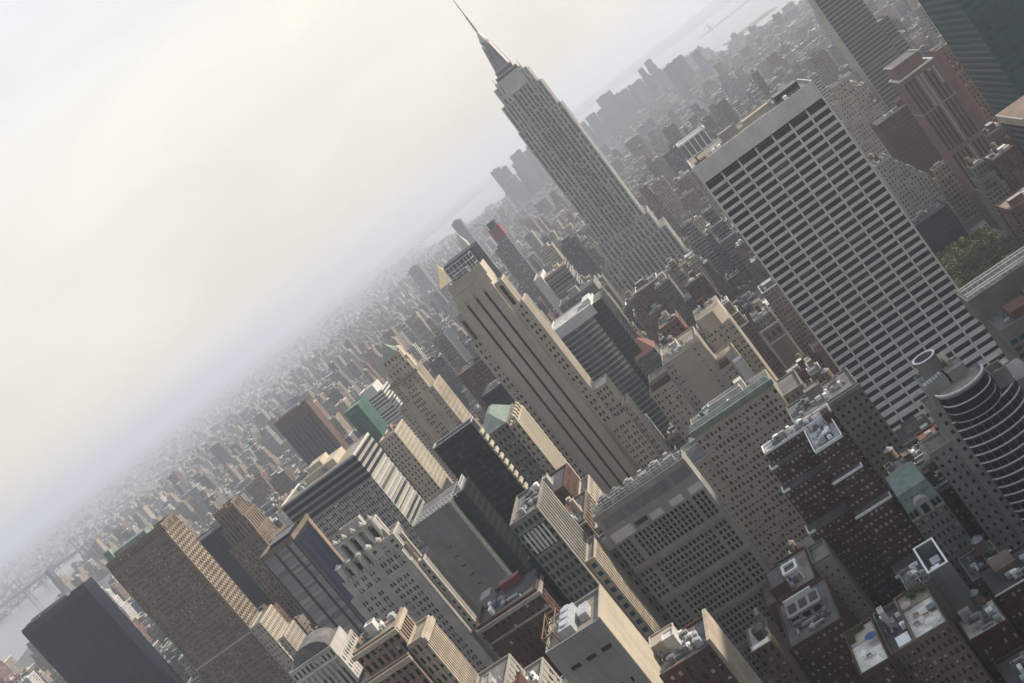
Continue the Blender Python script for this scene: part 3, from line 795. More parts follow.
def ornate():
    T = Tower('gothic_stone_tower', 'pale grey stone tower with a lacy crown of scalloped niches and chunky octagonal turrets', 'skyscraper', -222, 470, 'lime2', 'glass', 'roofg', ref='the scalloped-crown tower')
    y0 = 450
    # body: two bays of paired windows framed by broad piers
    def u(L):
        out = []
        for a in (4.0, 8.8, 13.6): out += [(a, a+1.0), (a+1.5, a+2.5)]
        for a in (20.6, 24.6, 28.6): out += [(a, a+1.1), (a+1.6, a+2.7)]
        return out
    T.tier(-242, -206, y0, 466, 0, 140, {'N': (u, lambda Hh: even(38, Hh, .55, 0, 0, 2), .6, .45), 'W': strips(8, .42, .8, 1, 1, 0, 3, 38, .6, sd=.5)})
    T.tier(-206, -202.5, y0+5, 468, 0, 136, {'N': grid(1, 36, .4, .5, .4), 'W': strips(7, .45, .8, 1, 1, 0, 3)})
    T.tier(-240, -206.3, y0+1.5, 465, 140, 148, {'N': (u, lambda Hh: even(2, Hh, .6), .6, .45), 'W': strips(7, .42, .7, 1, 1, 0, 1)})
    T.tier(-220, -204.5, y0+1.6, 465, 148, 155, {'N': grid(3, 2, .4, .5, .4), 'W': strips(7, .42, .7, 1, 1, 0, 1)})
    T.tier(-237.5, -211, y0+4, 464, 148, 155, {'N': strips(5, .55, 1.4, 1, 1, 1, 2), 'W': strips(5, .5, 1.0, 1, 1, 1, 2)})
    T.tier(-233, -210, y0+7, 463, 155, 164.5, {'N': strips(4, .6, 1.6, 1, 1, 1.5, 2.5), 'W': strips(4, .55, 1.2, 1, 1, 1.5, 2.5)})
    T.tier(-228, -216, y0+9, 462, 164.5, 169, None)
    for i in range(5):
        x = -237.5+i*6.0
        T.one('turret', 'lime2', lambda b: (b.cyl(x, y0+3.6, 147.5, 156.5, 1.7, 1.7, 8), b.cyl(x, y0+3.6, 156.5, 157.2, 2.0, 2.0, 8), b.cyl(x, y0+3.6, 157.2, 158.4, 1.5, .3, 8)))
    for i in range(5):
        x = -232.5+i*5.4
        T.one('turret', 'lime2', lambda b: (b.cyl(x, y0+6.6, 154.5, 166.2, 1.35, 1.35, 8), b.cyl(x, y0+6.6, 166.2, 166.8, 1.65, 1.65, 8), b.cyl(x, y0+6.6, 166.8, 168.4, 1.2, .2, 8)))
    for i in range(4):                            # scalloped arches between the turrets
        x = -229.8+i*5.4
        def arch(b):
            for k in range(8):
                a0, a1 = math.pi*k/8, math.pi*(k+1)/8
                b.hexa([(x-2.0*math.cos(a0), y0+6.0, 162.2+2.0*math.sin(a0)), (x-2.0*math.cos(a1), y0+6.0, 162.2+2.0*math.sin(a1)), (x-2.0*math.cos(a1), y0+6.9, 162.2+2.0*math.sin(a1)), (x-2.0*math.cos(a0), y0+6.9, 162.2+2.0*math.sin(a0)),
                        (x-2.7*math.cos(a0), y0+6.0, 162.2+2.7*math.sin(a0)), (x-2.7*math.cos(a1), y0+6.0, 162.2+2.7*math.sin(a1)), (x-2.7*math.cos(a1), y0+6.9, 162.2+2.7*math.sin(a1)), (x-2.7*math.cos(a0), y0+6.9, 162.2+2.7*math.sin(a0))])
        T.one('arch', 'white', arch)
    def cren(b):
        for i in range(16): b.box(-240+i*2.1, -239+i*2.1, y0+1.0, y0+1.49, 148.3, 150.2)
    T.one('battlement', 'lime2', cren)
    for x in (-205.6, -209, -203.2): T.one('pinnacle', 'cream', lambda b: (b.box(x-.6, x+.6, y0+5.6, y0+7, 138, 157.5-(x+209)), b.pyr(x-.7, x+.7, y0+5.5, y0+7.1, 157.5-(x+209), 160-(x+209))))
    T.done()
ornate()

def smallstone():
    T = Tower('cornice_brick_tower', 'pinkish brick tower with white cornices, in front of the scalloped-crown stone tower', 'office block', -165, 315, 'pink', 'glass', 'rooft', ref='the pinkish corniced tower')
    T.tier(-180, -158, 300, 318, 0, 156, {'N': grid(9, 38, .5, .6, .5), 'W': grid(9, 38, .45, .6, .5)}, wall='pink')
    T.tier(-175, -157.6, 304, 317, 156, 164.6, {'N': grid(7, 2, .55, .65, .5), 'W': strips(6, .5, .5, 1, 1, .5, 2)}, wall='pink')
    T.tier(-157.6, -151.5, 302, 316, 0, 157.5, {'N': grid(3, 38, .5, .6, .5), 'W': grid(10, 38, .5, .6, .6)}, wall='tan2')
    lb = T.part('cornice', 'cream')
    lb.box(-175.8, -157.2, 303.2, 303.997, 163.2, 164.8); lb.box(-180.7, -157.6, 299.3, 299.997, 154.4, 156.2); lb.box(-157.59, -156.8, 304, 317, 163.2, 164.8)
    lb.box(-151.49, -150.8, 302, 316, 155.6, 157.6)
    T.clutter(-174, -160, 306, 316, 164.6, 4, seed=3); T.done()
smallstone()

def domed():
    T = Tower('mansard_stone_building', 'grey stone building with a rounded mansard roof over a row of columns', 'building', -245, 415, 'lime2', 'glass', 'roofg', ref='the rounded-roof stone building')
    T.tier(-262, -234, 398, 420, 0, 138, {'N': strips(10, .5, .9, 1, 1, 1, 2, 4, .86, sd=.2), 'W': grid(9, 34, .45, .55, .4)})
    T.tier(-259, -236, 401, 418, 138, 143, {'N': grid(10, 1, .45, .6, .4)}, parapet=.6)
    def man(b):
        n = 8
        for k in range(n):
            a0, a1 = math.pi*k/n, math.pi*(k+1)/n
            f = lambda a: (-247.5-9.5*math.cos(a), 143.1+6*math.sin(a))
            (xa, za), (xb, zb) = f(a0), f(a1)
            b.hexa([(xa,404,143.1),(xb,404,143.1),(xb,416,143.1),(xa,416,143.1),(xa,404,za),(xb,404,zb),(xb,416,zb),(xa,416,za)])
    T.one('mansard_roof', 'roofg', man)
    T.tier(-233.9, -228, 404, 418, 0, 122, {'N': grid(3, 31, .45, .55, .4), 'W': grid(8, 31, .45, .55, .4)}, wall='tan')
    T.clutter(-233, -229, 406, 417, 122, 2, seed=9, pent=False); T.done()
domed()

def ribbon330():
    T = Tower('ribbon_window_block', 'wide grey office block with horizontal ribbon windows and bright white bands on its sunlit side', 'office tower', -288, 620, 'white', 'glassb', 'roofw', ref='the white-banded ribbon block', spandrel='conc')
    y0 = 600
    nz = 40
    T.tier(-318, -258.8, y0, 640, 0, 157, {'N': (lambda L: even(34, L, .82), lambda Hh: even(nz, Hh, .55), .4, .35, 'conc'), 'W': bands(nz, .55, .5)}, wall='white', parapet=0)
    T.tier(-318, -258.8, y0, 640, 157, 174, {'N': bands(4, .62, .5, smat='steel'), 'W': bands(4, .55, .5)}, wall='white', glass='glassd', roof='rooft')
    T.one('bulkhead', 'cream', lambda b: (b.box(-300, -276, 612, 634, 174.1, 178.5), b.box(-296, -285, 615, 630, 178.5, 182)))
    for i in range(12):
        a, c = -316+rnd.random()*42, 604+rnd.random()*30; s, h = 1.5+rnd.random()*3, 1+rnd.random()*3.2
        T.one('air_handler', rnd.choice(['ac','metal','steel','whitep']), lambda b: (b.box(a, a+s, c, c+s*.8, 174.1, 174.1+h), b.cyl(a+s/2, c+s*.4, 174.1+h, 174.5+h, s*.3)))
    T.done()
ribbon330()

def park3():
    T = Tower('red_brown_tower', 'red-brown brick tower with dark glass stripes under a tall blank top, in haze', 'office tower', -583, 1300, 'redbrown', 'glassn', 'roofg', indiv=False, ref='the red-brown tower')
    T.tier(-610, -556.5, 1280, 1298, 0, 152, {'N': (lambda L: even(8, L, .66, 0, 0, 5.5), lambda Hh: [(0, Hh)], .8, .05), 'W': None}, wall='redbrown', parapet=0)
    T.tier(-610, -556.5, 1280, 1298, 152, 167, None, wall='redbrown', parapet=1.5)
    T.one('bulkhead', 'steel', lambda b: b.box(-600, -570, 1284, 1294, 167.1, 171)); T.done()
park3()

def greentower():
    T = Tower('green_glass_tower', 'slim tower of green glass and green panels behind the white-banded ribbon block', 'office tower', -362, 915, 'greenl', 'glassg', 'copper', indiv=False, ref='the slim green glass tower')
    T.tier(-371, -355, 900, 926, 0, 165, {'N': strips(7, .5, .4, .4, .4, 0, 5), 'W': strips(11, .5, .3, .4, .4, 0, 5)})
    T.done()
    T = Tower('pale_office_tower', 'pale grey stepped tower just right of the slim green glass tower', 'office tower', -420, 1110, 'white', 'glass', 'roofw', indiv=False, ref='the pale stepped tower')
    T.tier(-432, -402, 1100, 1130, 0, 141, {'N': bands(36, .5, .3), 'W': bands(36, .5, .3)}); T.tier(-428, -408, 1102, 1128, 141, 150, None); T.done()
greentower()

def tanblock():
    T = Tower('sunlit_tan_slab', 'slab with a glowing cream side wall of small windows and a dull reddish front', 'apartment block', -273, 715, 'pink', 'glass', 'rooft', ref='the glowing cream-sided slab')
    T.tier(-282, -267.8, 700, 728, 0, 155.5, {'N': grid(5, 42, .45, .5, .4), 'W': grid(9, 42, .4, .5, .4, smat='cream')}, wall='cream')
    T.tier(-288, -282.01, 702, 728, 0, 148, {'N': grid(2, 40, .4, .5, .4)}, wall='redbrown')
    T.clutter(-280, -269, 703, 726, 155.5, 2, seed=12); T.done()
tanblock()

def greencap():
    T = Tower('green_pyramid_tower', 'cream and tan stepped stone tower capped by a small green copper pyramid', 'skyscraper', -258, 775, 'tan2', 'glass', 'copper', ref='the green-pyramid tower')
    def n5(L): return [(1.8,2.8),(4.0,5.0)] + [(L/2-3.6+i*2.0, L/2-2.4+i*2.0) for i in range(4)] + [(L-5.0,L-4.0),(L-2.8,L-1.8)]
    T.tier(-276, -243, 755, 784, 0, 158, {'N': (n5, lambda Hh: even(40, Hh, .55), .6, .45), 'W': strips(10, .42, .7, 1, 1, 0, 4, 40, .6, sd=.5)})
    T.tier(-271.5, -247.3, 760, 780, 158, 175, {'N': (n5, lambda Hh: even(4, Hh, .6, 0, 0, 2), .6, .45), 'W': strips(7, .45, .7, 1, 1, 0, 3)})
    T.one('balcony', 'limedark', lambda b: b.ring(-272.6, -246.2, 758.8, 781.2, 174.2, 176.4, 1.0))
    T.tier(-268, -248.6, 762, 779, 175, 184, {'N': grid(6, 2, .4, .55, .4), 'W': grid(6, 2, .4, .55, .4)}, parapet=.8)
    T.tier(-266.2, -250, 764, 778, 184, 193, {'N': grid(5, 2, .4, .55, .4), 'W': grid(5, 2, .4, .6, .4)}, parapet=.6)
    T.one('pyramid_roof', 'copper', lambda b: b.pyr(-265.8, -251, 765, 777.5, 193.1, 204.5))
    T.one('lantern', 'cream', lambda b: (b.box(-252.5, -249.5, 767, 774, 184.1, 195), b.pyr(-252.7, -249.3, 767, 774, 195, 197.5)))
    T.one('chimney', 'cream', lambda b: b.box(-249.9, -247.6, 766, 772, 175.1, 188)); T.done()
greencap()

def slab15():
    T = Tower('bright_edged_slab', 'far grey slab tower with one bright cream edge, right of the green-pyramid tower', 'apartment tower', -320, 1110, 'limedark', 'glass', 'roofg', indiv=False, ref='the bright-edged slab')
    T.tier(-324, -308.8, 1100, 1128, 0, 150, {'N': strips(7, .5, .6, .3, .3, 0, 3, 40, .6, sd=.3), 'W': None})
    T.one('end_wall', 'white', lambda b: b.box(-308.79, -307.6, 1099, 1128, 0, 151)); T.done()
slab15()

def darkglass():
    T = Tower('black_striped_block', 'black glass block whose sunlit edge carries a row of slanting white stripes', 'office tower', -160, 485, 'dark', 'glassd', 'rooft', indiv=False, ref='the black block with a white-striped edge', spandrel='dark')
    T.tier(-170.2, -148.2, 470, 477, 0, 172, {'N': grid(15, 46, .9, .8, .15, .12), 'W': None}, parapet=1.2)
    def st(b):
        for k in range(44): b.box(-148.19, -147.2, 470, 476.5, 6+k*3.7, 7.9+k*3.7)
    T.one('white_band', 'cream', st)
    T.one('roof_rim', 'metal', lambda b: b.ring(-170.6, -147.8, 469.6, 477.4, 173.2, 173.8, .35)); T.done()
darkglass()

def tealhip():
    T = Tower('hip_roof_building', 'grey stone building under a pale green hip roof, beside the black white-striped block', 'office block', -155, 535, 'limedark', 'glass', 'copper', ref='the pale green hip-roofed building')
    T.tier(-170, -149, 520, 552, 0, 153, {'N': grid(8, 34, .45, .5, .4), 'W': grid(9, 34, .45, .5, .5)}, parapet=.4)
    T.one('hip_roof', 'copper', lambda b: b.prism([(-165.5,520.6),(-149.6,520.6),(-149.6,550),(-165.5,550)], 153.1, 161, 0, [(-158,528),(-156,528),(-156,543),(-158,543)]))
    T.tier(-149, -143.5, 518, 545, 0, 150, {'N': grid(2, 38, .45, .5, .4), 'W': strips(9, .42, .8, 1, 1, 0, 3, 38, .62, sd=.4)}, wall='cream')
    for i in range(5):
        T.one('finial', 'cream', lambda b: (b.box(-145.5, -143.6, 519+i*5.2, 521.2+i*5.2, 150.1, 153.5), b.pyr(-145.6, -143.5, 518.9+i*5.2, 521.3+i*5.2, 153.5, 155.6)))
    T.done()
    T = Tower('gabled_brick_building', 'brown brick building with a sloping top in the gap right of the black block', 'building', -128, 460, 'redbrown', 'glass', 'roofd', indiv=False, ref='the sloping brown brick building')
    T.tier(-147, -127, 452, 480, 0, 128, {'N': grid(8, 30, .4, .5, .35), 'W': grid(8, 30, .45, .5, .4)}, wall='redbrown')
    T.tier(-127, -121.5, 454, 478, 0, 118, {'N': grid(2, 28, .4, .5, .35), 'W': grid(7, 28, .45, .5, .4)}, wall='tan')
    T.clutter(-144, -130, 455, 477, 128, 3, seed=31); T.done()
tealhip()

def blankslab():
    T = Tower('blank_walled_slab', 'slab with a large blank grey front wall and green glass on its side', 'office block', -168, 445, 'greyslab', 'glasst', 'roofg', ref='the blank grey slab', spandrel='greenw', indiv=False)
    T.tier(-186, -165.5, 430, 455, 0, 157.5, {'W': grid(10, 40, .6, .62, .4), 'N': None}, wall='greyslab', parapet=.5)
    T.tier(-165.5, -159, 436, 452, 0, 157, {'W': grid(10, 40, .7, .65, .4), 'N': grid(4, 40, .8, .62, .3)}, wall='greenw', parapet=.5)
    T.one('wall_panel', 'steel', lambda b: b.box(-183, -175.5, 429.9, 429.997, 148, 155.5))
    for i in range(6): T.one('vent_slot', 'black', lambda b: b.box(-179.5, -177.2, 429.92, 429.997, 141-i*5.2, 141.6-i*5.2))
    def rail(b):
        for i in range(14): b.box(-185+i*1.8, -184.85+i*1.8, 431, 431.15, 157.6, 160.4); b.box(-160.2, -160.05, 437+i*1.0, 437.15+i*1.0, 157.6, 160.4)
        for z in (158.7, 160.2): b.box(-185, -161.4, 431.01, 431.14, z, z+.15); b.box(-160.19, -160.06, 437, 450, z, z+.15)
    T.one('roof_railing', 'whitep', rail)
    T.one('site_netting', 'orange', lambda b: (b.box(-192, -187, 466, 470, 100, 150), b.box(-189.5, -185.6, 464, 467, 100, 146.5)))
    T.done()
blankslab()

def steppedglass():
    T = Tower('stepped_green_block', 'dark green-glazed block with a jagged stepped left edge under the black block', 'office block', -125, 345, 'lime', 'glasst', 'roofg', indiv=True, ref='the stepped stone and glass block')
    y0 = 340
    T.tier(-119.5, -107.6, y0, 366, 0, 159.5, {'N': grid(6, 46, .6, .6, .5), 'W': strips(9, .45, .9, 1, 1, 0, 3, 46, .6, sd=.6)}, wall='limedark', parapet=1.2)
    for k in range(7):
        x = -119.5-k*1.7
        T.tier(x-1.7, x-.01, y0+1.5+k*.8, 366, 0, 152-k*6, {'N': grid(1, 40-k, .7, .6, .3)}, wall='greenw', parapet=.4)
    T.one('window_grille', 'conc2', lambda b: [b.box(-117.8+i*1.55, -117.1+i*1.55, y0-.3, y0-.003, 147, 155) for i in range(6)])
    T.tier(-107.59, -103.6, y0+3, 362, 0, 133, {'W': grid(8, 36, .5, .6, .5), 'N': grid(1, 36, .5, .5, .4)}, wall='tan2')
    T.clutter(-118, -109, 343, 364, 159.5, 5, seed=21, pent=False); T.done()
steppedglass()

def orangerow():
    T = Tower('cornice_row_tower', 'brick tower with stacked tan cornices and small sunlit tan chimneys', 'office block', -105, 400, 'redbrown', 'glass', 'roofd', ref='the cornice-stacked brick tower')
    T.tier(-128, -113, 395, 425, 0, 129, {'N': grid(6, 32, .4, .5, .4), 'W': grid(8, 32, .45, .55, .5)}, wall='brown')
    T.tier(-113, -107.5, 398, 425, 0, 122, {'N': grid(2, 30, .4, .5, .4), 'W': grid(8, 30, .45, .55, .5)}, wall='tan')
    cb = T.part('cornice', 'tan2')
    for z in (108, 114, 121): cb.box(-107.49, -106.3, 397.6, 425, z, z+.8)
    for z in (117, 128): cb.box(-128.4, -112.6, 394.2, 394.997, z, z+.9)
    for i, (x, y) in enumerate(((-124,400),(-119,412),(-116,404))): T.one('chimney', 'tan2', lambda b: (b.box(x, x+1.6, y, y+2.2, 129.1, 133.5+i), b.box(x-.15, x+1.75, y-.15, y+2.35, 133.5+i, 134+i)))
    T.clutter(-126, -115, 398, 422, 129, 3, seed=5); T.done()
orangerow()

def brickflat():
    T = Tower('flat_roof_brick_building', 'brick building with a dark flat roof edged in stone and a small red penthouse', 'building', -136, 340, 'redbrown', 'glass', 'roofd', ref='the dark flat-roofed brick building')
    T.tier(-148, -122.5, 330, 352, 0, 139.5, {'N': grid(10, 33, .45, .5, .4), 'W': grid(8, 33, .4, .5, .4)}, wall='redbrown', parapet=1.3)
    cb = T.part('cornice', 'lime'); cb.ring(-148.7, -121.8, 329.3, 352.7, 138.2, 139.6, .69)
    T.part('arcade', 'lime').box(-148, -122.5, 329.7, 329.997, 132.6, 133.4)
    T.one('penthouse', 'redp', lambda b: (b.box(-139, -131, 347.5, 350.5, 139.7, 142.2), b.box(-139.2, -130.8, 347.3, 350.7, 142.2, 142.5)))
    T.one('penthouse', 'conc', lambda b: b.box(-147, -142.5, 344, 350, 139.7, 143))
    T.clutter(-145, -126, 332, 343, 139.5, 2, seed=8, pent=False); T.done()
    # grey stone stepped pair below it
    T = Tower('stepped_stone_building', 'grey stone building stepping down in three corner blocks at the bottom edge', 'building', -150, 285, 'lime', 'glass', 'roofg', ref='the three-step grey stone building')
    for x0, x1, y0, z in ((-150, -136.5, 285, 133), (-136.5, -128.5, 281, 126), (-128.5, -119, 276, 117)):
        T.tier(x0, x1-.01, y0, 312, 0, z, {'N': grid(max(2, int((x1-x0)/2.4)), 30, .45, .5, .45), 'W': strips(8, .4, .6, .5, .5, 0, 2, 30, .55, sd=.4)}, wall='lime')
        T.clutter(x0+1, x1-1, y0+3, 308, z, 2, seed=int(z), pent=z>120)
    T.done()
brickflat()

def tanend():
    T = Tower('bright_end_wall_building', 'grey building at the bottom edge whose blank side wall blazes cream in the sun', 'office block', -97, 270, 'greyslab', 'glassd', 'roofw', ref='the building with the blazing cream end wall')
    def u(L): return [(4.2,5.0),(6.2,7.0),(9.0,9.8),(11.2,12.0),(14.2,15.0)]
    T.tier(-106, -88.2, 260, 278.5, 0, 148.5, {'N': (u, lambda Hh: even(30, Hh-16, .35), .3, .25)}, wall='conc', parapet=1.2, roof='rooft')
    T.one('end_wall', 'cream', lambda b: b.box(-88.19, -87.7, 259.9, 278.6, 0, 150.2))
    for i in range(3): T.one('vent_slot', 'black', lambda b: b.box(-103+i*5, -100+i*5, 259.9, 259.997, 141.2, 142.4))
    def unit(b):
        b.box(-100.5, -96.2, 262.5, 275, 148.7, 151.6)
        for k in range(3): b.cyl(-98.3, 265+k*4, 151.6, 152.2, 1.5, n=14)
    T.one('cooling_unit', 'metal', unit)
    T.one('air_handler', 'metal', lambda b: b.box(-94.5, -91.8, 266, 272, 148.7, 151))
    def steel(b):
        for y in (262, 268.5, 275.5): b.box(-105.2, -104.9, y, y+.3, 148.7, 152.5); b.box(-101.6, -101.3, y, y+.3, 148.7, 152.5); b.box(-104.9, -101.6, y+.02, y+.28, 152.2, 152.5)
        b.box(-105.18, -104.92, 262, 275.8, 152.52, 152.8); b.box(-101.58, -101.32, 262, 275.8, 152.52, 152.8)
        for y in (262, 268.5): b.bar((-105,y+.15,149),(-105,y+6.5,152.3),.2)
    T.one('steel_frame', 'wood', steel); T.done()
tanend()

def brickedge():
    T = Tower('sunlit_brick_building', 'brick building with a sunlit tan brick flank and cluttered roof at the bottom edge', 'building', -80, 275, 'brick', 'glass', 'roofg', ref='the sunlit tan-brick flank building')
    T.tier(-89, -71, 268, 285, 0, 122, {'N': grid(7, 28, .45, .5, .4)}, wall='redbrown')
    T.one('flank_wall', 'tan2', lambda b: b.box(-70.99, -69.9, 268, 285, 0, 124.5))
    T.clutter(-88, -73, 270, 283, 122, 12, seed=77)
    T.one('penthouse', 'tan', lambda b: (b.box(-88, -80, 278, 284, 122.1, 126), b.ring(-88.2, -79.8, 277.8, 284.2, 126, 126.5, .3)))
    T.done()
brickedge()
def hsbc():
    T = Tower('curved_glass_tower', 'office tower with a bowed front of pale horizontal bands and a plain dark flank', 'office tower', -132, 780, 'greyslab', 'glassg', 'roofg', indiv=False, ref='the bowed glass tower')
    # bowed front: slices of a shallow arc with pale bands
    cx, r, y0 = -135, 46.0, 757.0
    xs = np.linspace(-151.5, -118.5, 9)
    yy = lambda x: y0 + r - math.sqrt(r*r-(x-cx)**2)
    core = T.part('wall', 'glassg')
    for a, c in zip(xs[:-1], xs[1:]):
        core.hexa([(a,yy(a),0),(c,yy(c),0),(c,800,0),(a,800,0),(a,yy(a),130),(c,yy(c),130),(c,800,130),(a,800,130)])
    def ring_(b, z):
        for a, c in zip(xs[:-1], xs[1:]):
            b.hexa([(a,yy(a)-.5,z),(c,yy(c)-.5,z),(c,yy(c)-.01,z),(a,yy(a)-.01,z),(a,yy(a)-.5,z+1.15),(c,yy(c)-.5,z+1.15),(c,yy(c)-.01,z+1.15),(a,yy(a)-.01,z+1.15)])
    for k in range(31): T.one('floor_band', 'conc', lambda b: ring_(b, 3+k*4.1))
    OCC.append((-151.5,-118.5,757,800,0,130,T)); FOOT.append((-152,-104,756,800)); T.topc = (-135,757,137)
    T.tier(-151.5, -114.5, 761, 800, 130.05, 137, None, wall='conc2', roof='roofw')
    T.tier(-118.49, -106, 762, 800, 0, 136, {'W': bands(33, .5, .3), 'N': bands(33, .45, .2)}, wall='dark', glass='glassd')
    T.one('bulkhead', 'conc2', lambda b: b.box(-121, -115, 772, 790, 137.1, 141))
    T.done()
    T = Tower('red_hipped_building', 'small grey building under a faded red tile hip roof beside the bowed glass tower', 'building', -105, 770, 'pink', 'glass', 'redtile', ref='the red-roofed building')
    T.tier(-114.5, -97, 760, 782, 0, 85, {'N': grid(7, 22, .42, .5, .4), 'W': grid(8, 22, .4, .5, .4)}, wall='limedark', parapet=.3)
    T.one('hip_roof', 'redtile', lambda b: b.prism([(-114.6,759.8),(-96.8,759.8),(-96.8,782),(-114.6,782)], 85.1, 95.5, 0, [(-107.5,769),(-104,769),(-104,774),(-107.5,774)]))
    T.done()
hsbc()

def behind500():
    T = Tower('fluted_stone_block', 'dull grey block with upright fluted openings, just behind the bowed glass tower', 'office block', -148, 965, 'limedark', 'glass', 'roofd', indiv=False, ref='the fluted grey block')
    T.tier(-168, -129, 950, 985, 0, 112, {'N': grid(16, 26, .45, .55, .4), 'W': grid(12, 26, .4, .5, .4)})
    T.tier(-168, -129, 950.4, 985, 112, 121, {'N': strips(17, .5, .8, 1, 1, 1, 1.5)}); T.clutter(-166,-131,952,983,121,5,seed=2); T.done()
    T = Tower('cream_flank_slab', 'slab with a bright plain white front, right of the tan three-striped tower', 'apartment tower', -170, 1090, 'cream', 'glass', 'rooft', indiv=False, ref='the plain cream slab')
    T.tier(-195, -186, 1080, 1120, 0, 139, None, wall='white'); T.tier(-186, -160, 1084, 1118, 0, 134, {'N': bands(34, .5, .3), 'W': bands(34, .5, .3)}, wall='limedark')
    T.clutter(-184, -162, 1086, 1116, 134, 3, seed=6); T.done()
    T = Tower('dark_slab_tower', 'flat blue-grey slab tower peeping over the top of the tan three-striped tower', 'office tower', -246, 1120, 'navy', 'glassn', 'roofd', indiv=False, ref='the blue-grey slab behind the striped tower')
    T.tier(-266, -228.5, 1100, 1140, 0, 204, {'N': strips(26, .8, .3, 0, 0, 0, 0), 'W': strips(20, .8, .3, 0, 0, 0, 0)}); T.done()
    T = Tower('navy_shadow_slab', 'slab with shaded front painted navy, squeezed between the hip-roofed building and the tan three-striped tower', 'office block', -190, 715, 'navy', 'glassn', 'roofd', indiv=False, ref='the squeezed navy slab')  # navy cladding carries the shadow on its front face
    T.tier(-204, -176, 700, 735, 0, 139, {'N': grid(14, 36, .8, .7, .2), 'W': grid(14, 36, .8, .7, .2)}); T.clutter(-200,-180,703,730,139,2,seed=3); T.done()
    T = Tower('dark_brown_block', 'dark brown block specked with tiny pale windows, left of the tan three-striped tower', 'apartment block', -236, 880, 'redbrown', 'glassb', 'roofd', indiv=False, ref='the speckled dark brown block')
    T.tier(-258, -222, 870, 905, 0, 136, {'N': grid(20, 38, .35, .4, .3), 'W': grid(14, 38, .35, .4, .3)}, wall='maroon'); T.clutter(-255,-225,873,900,136,4,seed=13); T.done()
    T = Tower('gold_pyramid_tower', 'far tower whose tall gilded pyramid roof shows left of the tan three-striped tower', 'skyscraper', -460, 1870, 'lime2', 'glass', 'roofg', indiv=False, ref='the gold pyramid')
    T.tier(-490, -425, 1850, 1910, 0, 110, {'N': grid(16, 26, .45, .5, .4)}); T.tier(-478, -437, 1856, 1890, 110, 139, {'N': grid(8, 6, .45, .5, .4), 'W': grid(8, 6, .45, .5, .4)})
    T.one('pyramid_roof', 'gold', lambda b: b.pyr(-477.5, -438, 1858, 1888, 139.1, 170, .06)); T.one('lantern', 'gold', lambda b: (b.cyl(-457.7, 1873, 169, 173, 1.6, 1.3, 8), b.cyl(-457.7, 1873, 173, 177, 1.3, .1, 8))); T.done()
    T = Tower('netted_tower', 'tower under construction wrapped in faded red netting with a dark top and crane', 'skyscraper', -268, 1510, 'steel', 'glass', 'roofd', indiv=False, ref='the red-netted tower')
    T.tier(-278, -262, 1500, 1520, 0, 168, {'N': grid(5, 46, .6, .6, .3), 'W': grid(6, 46, .6, .6, .3)}, parapet=.3)
    T.one('netting', 'redp', lambda b: b.ring(-278.5, -261.5, 1499.5, 1520.5, 168, 187, .5)); T.one('core', 'dark', lambda b: b.box(-276, -264, 1502, 1518, 168.1, 196)); T.one('crane', 'steel', lambda b: (b.box(-280, -279, 1505, 1506, 150, 199), b.bar((-279.5,1505.5,199),(-290,1500,206),.8))); T.done()
    T = Tower('clock_topped_tower', 'slim pale tower with a stepped pointed top beside the red-netted tower', 'skyscraper', -420, 2010, 'lime2', 'glass', 'copper', indiv=False, ref='the slim pointed-top tower')
    T.tier(-436, -414, 2000, 2024, 0, 158, {'N': grid(5, 40, .4, .5, .4), 'W': grid(5, 40, .4, .5, .4)}); T.tier(-432, -418, 2004, 2020, 158, 172, None, parapet=0); T.one('spire', 'lime2', lambda b: b.pyr(-432, -418, 2004, 2020, 172, 196, .08)); T.done()
    for i, (x, y, w, z, wm, lab, ref) in enumerate((
        (-335, 1450, 22, 152, 'steel', 'slim dark bluish slab below the red-netted tower', None), (-300, 1620, 24, 150, 'brown', 'brownish slab partly hidden by the red-netted tower, slightly farther off', None),
        (-214, 1400, 20, 128, 'cream', 'pale yellow-topped block right of the red-netted tower', None), (-196, 1470, 26, 112, 'greenw', 'greenish glassy block near the foot of the red-netted tower', None),
        (-618, 3010, 28, 189, 'steel', 'hazy grey slab alone on the skyline left of the red-netted tower', 'the lone hazy slab'), (-930, 3510, 42, 143, 'steel', 'squat hazy block standing up left of the gold pyramid', 'the squat hazy block'))):
        T = Tower('distant_tower', lab, 'tower', x, y, wm, 'glass', 'roofg', indiv=False, ref=ref)
        T.tier(x-w/2, x+w/2, y, y+w, 0, z, {'N': grid(int(w/3), int(z/4), .5, .5, .3), 'W': grid(int(w/3), int(z/4), .5, .5, .3)})
        T.tier(x-w/4, x+w/4, y+w*.2, y+w*.8, z, z+5, None, parapet=0); T.done()
behind500()

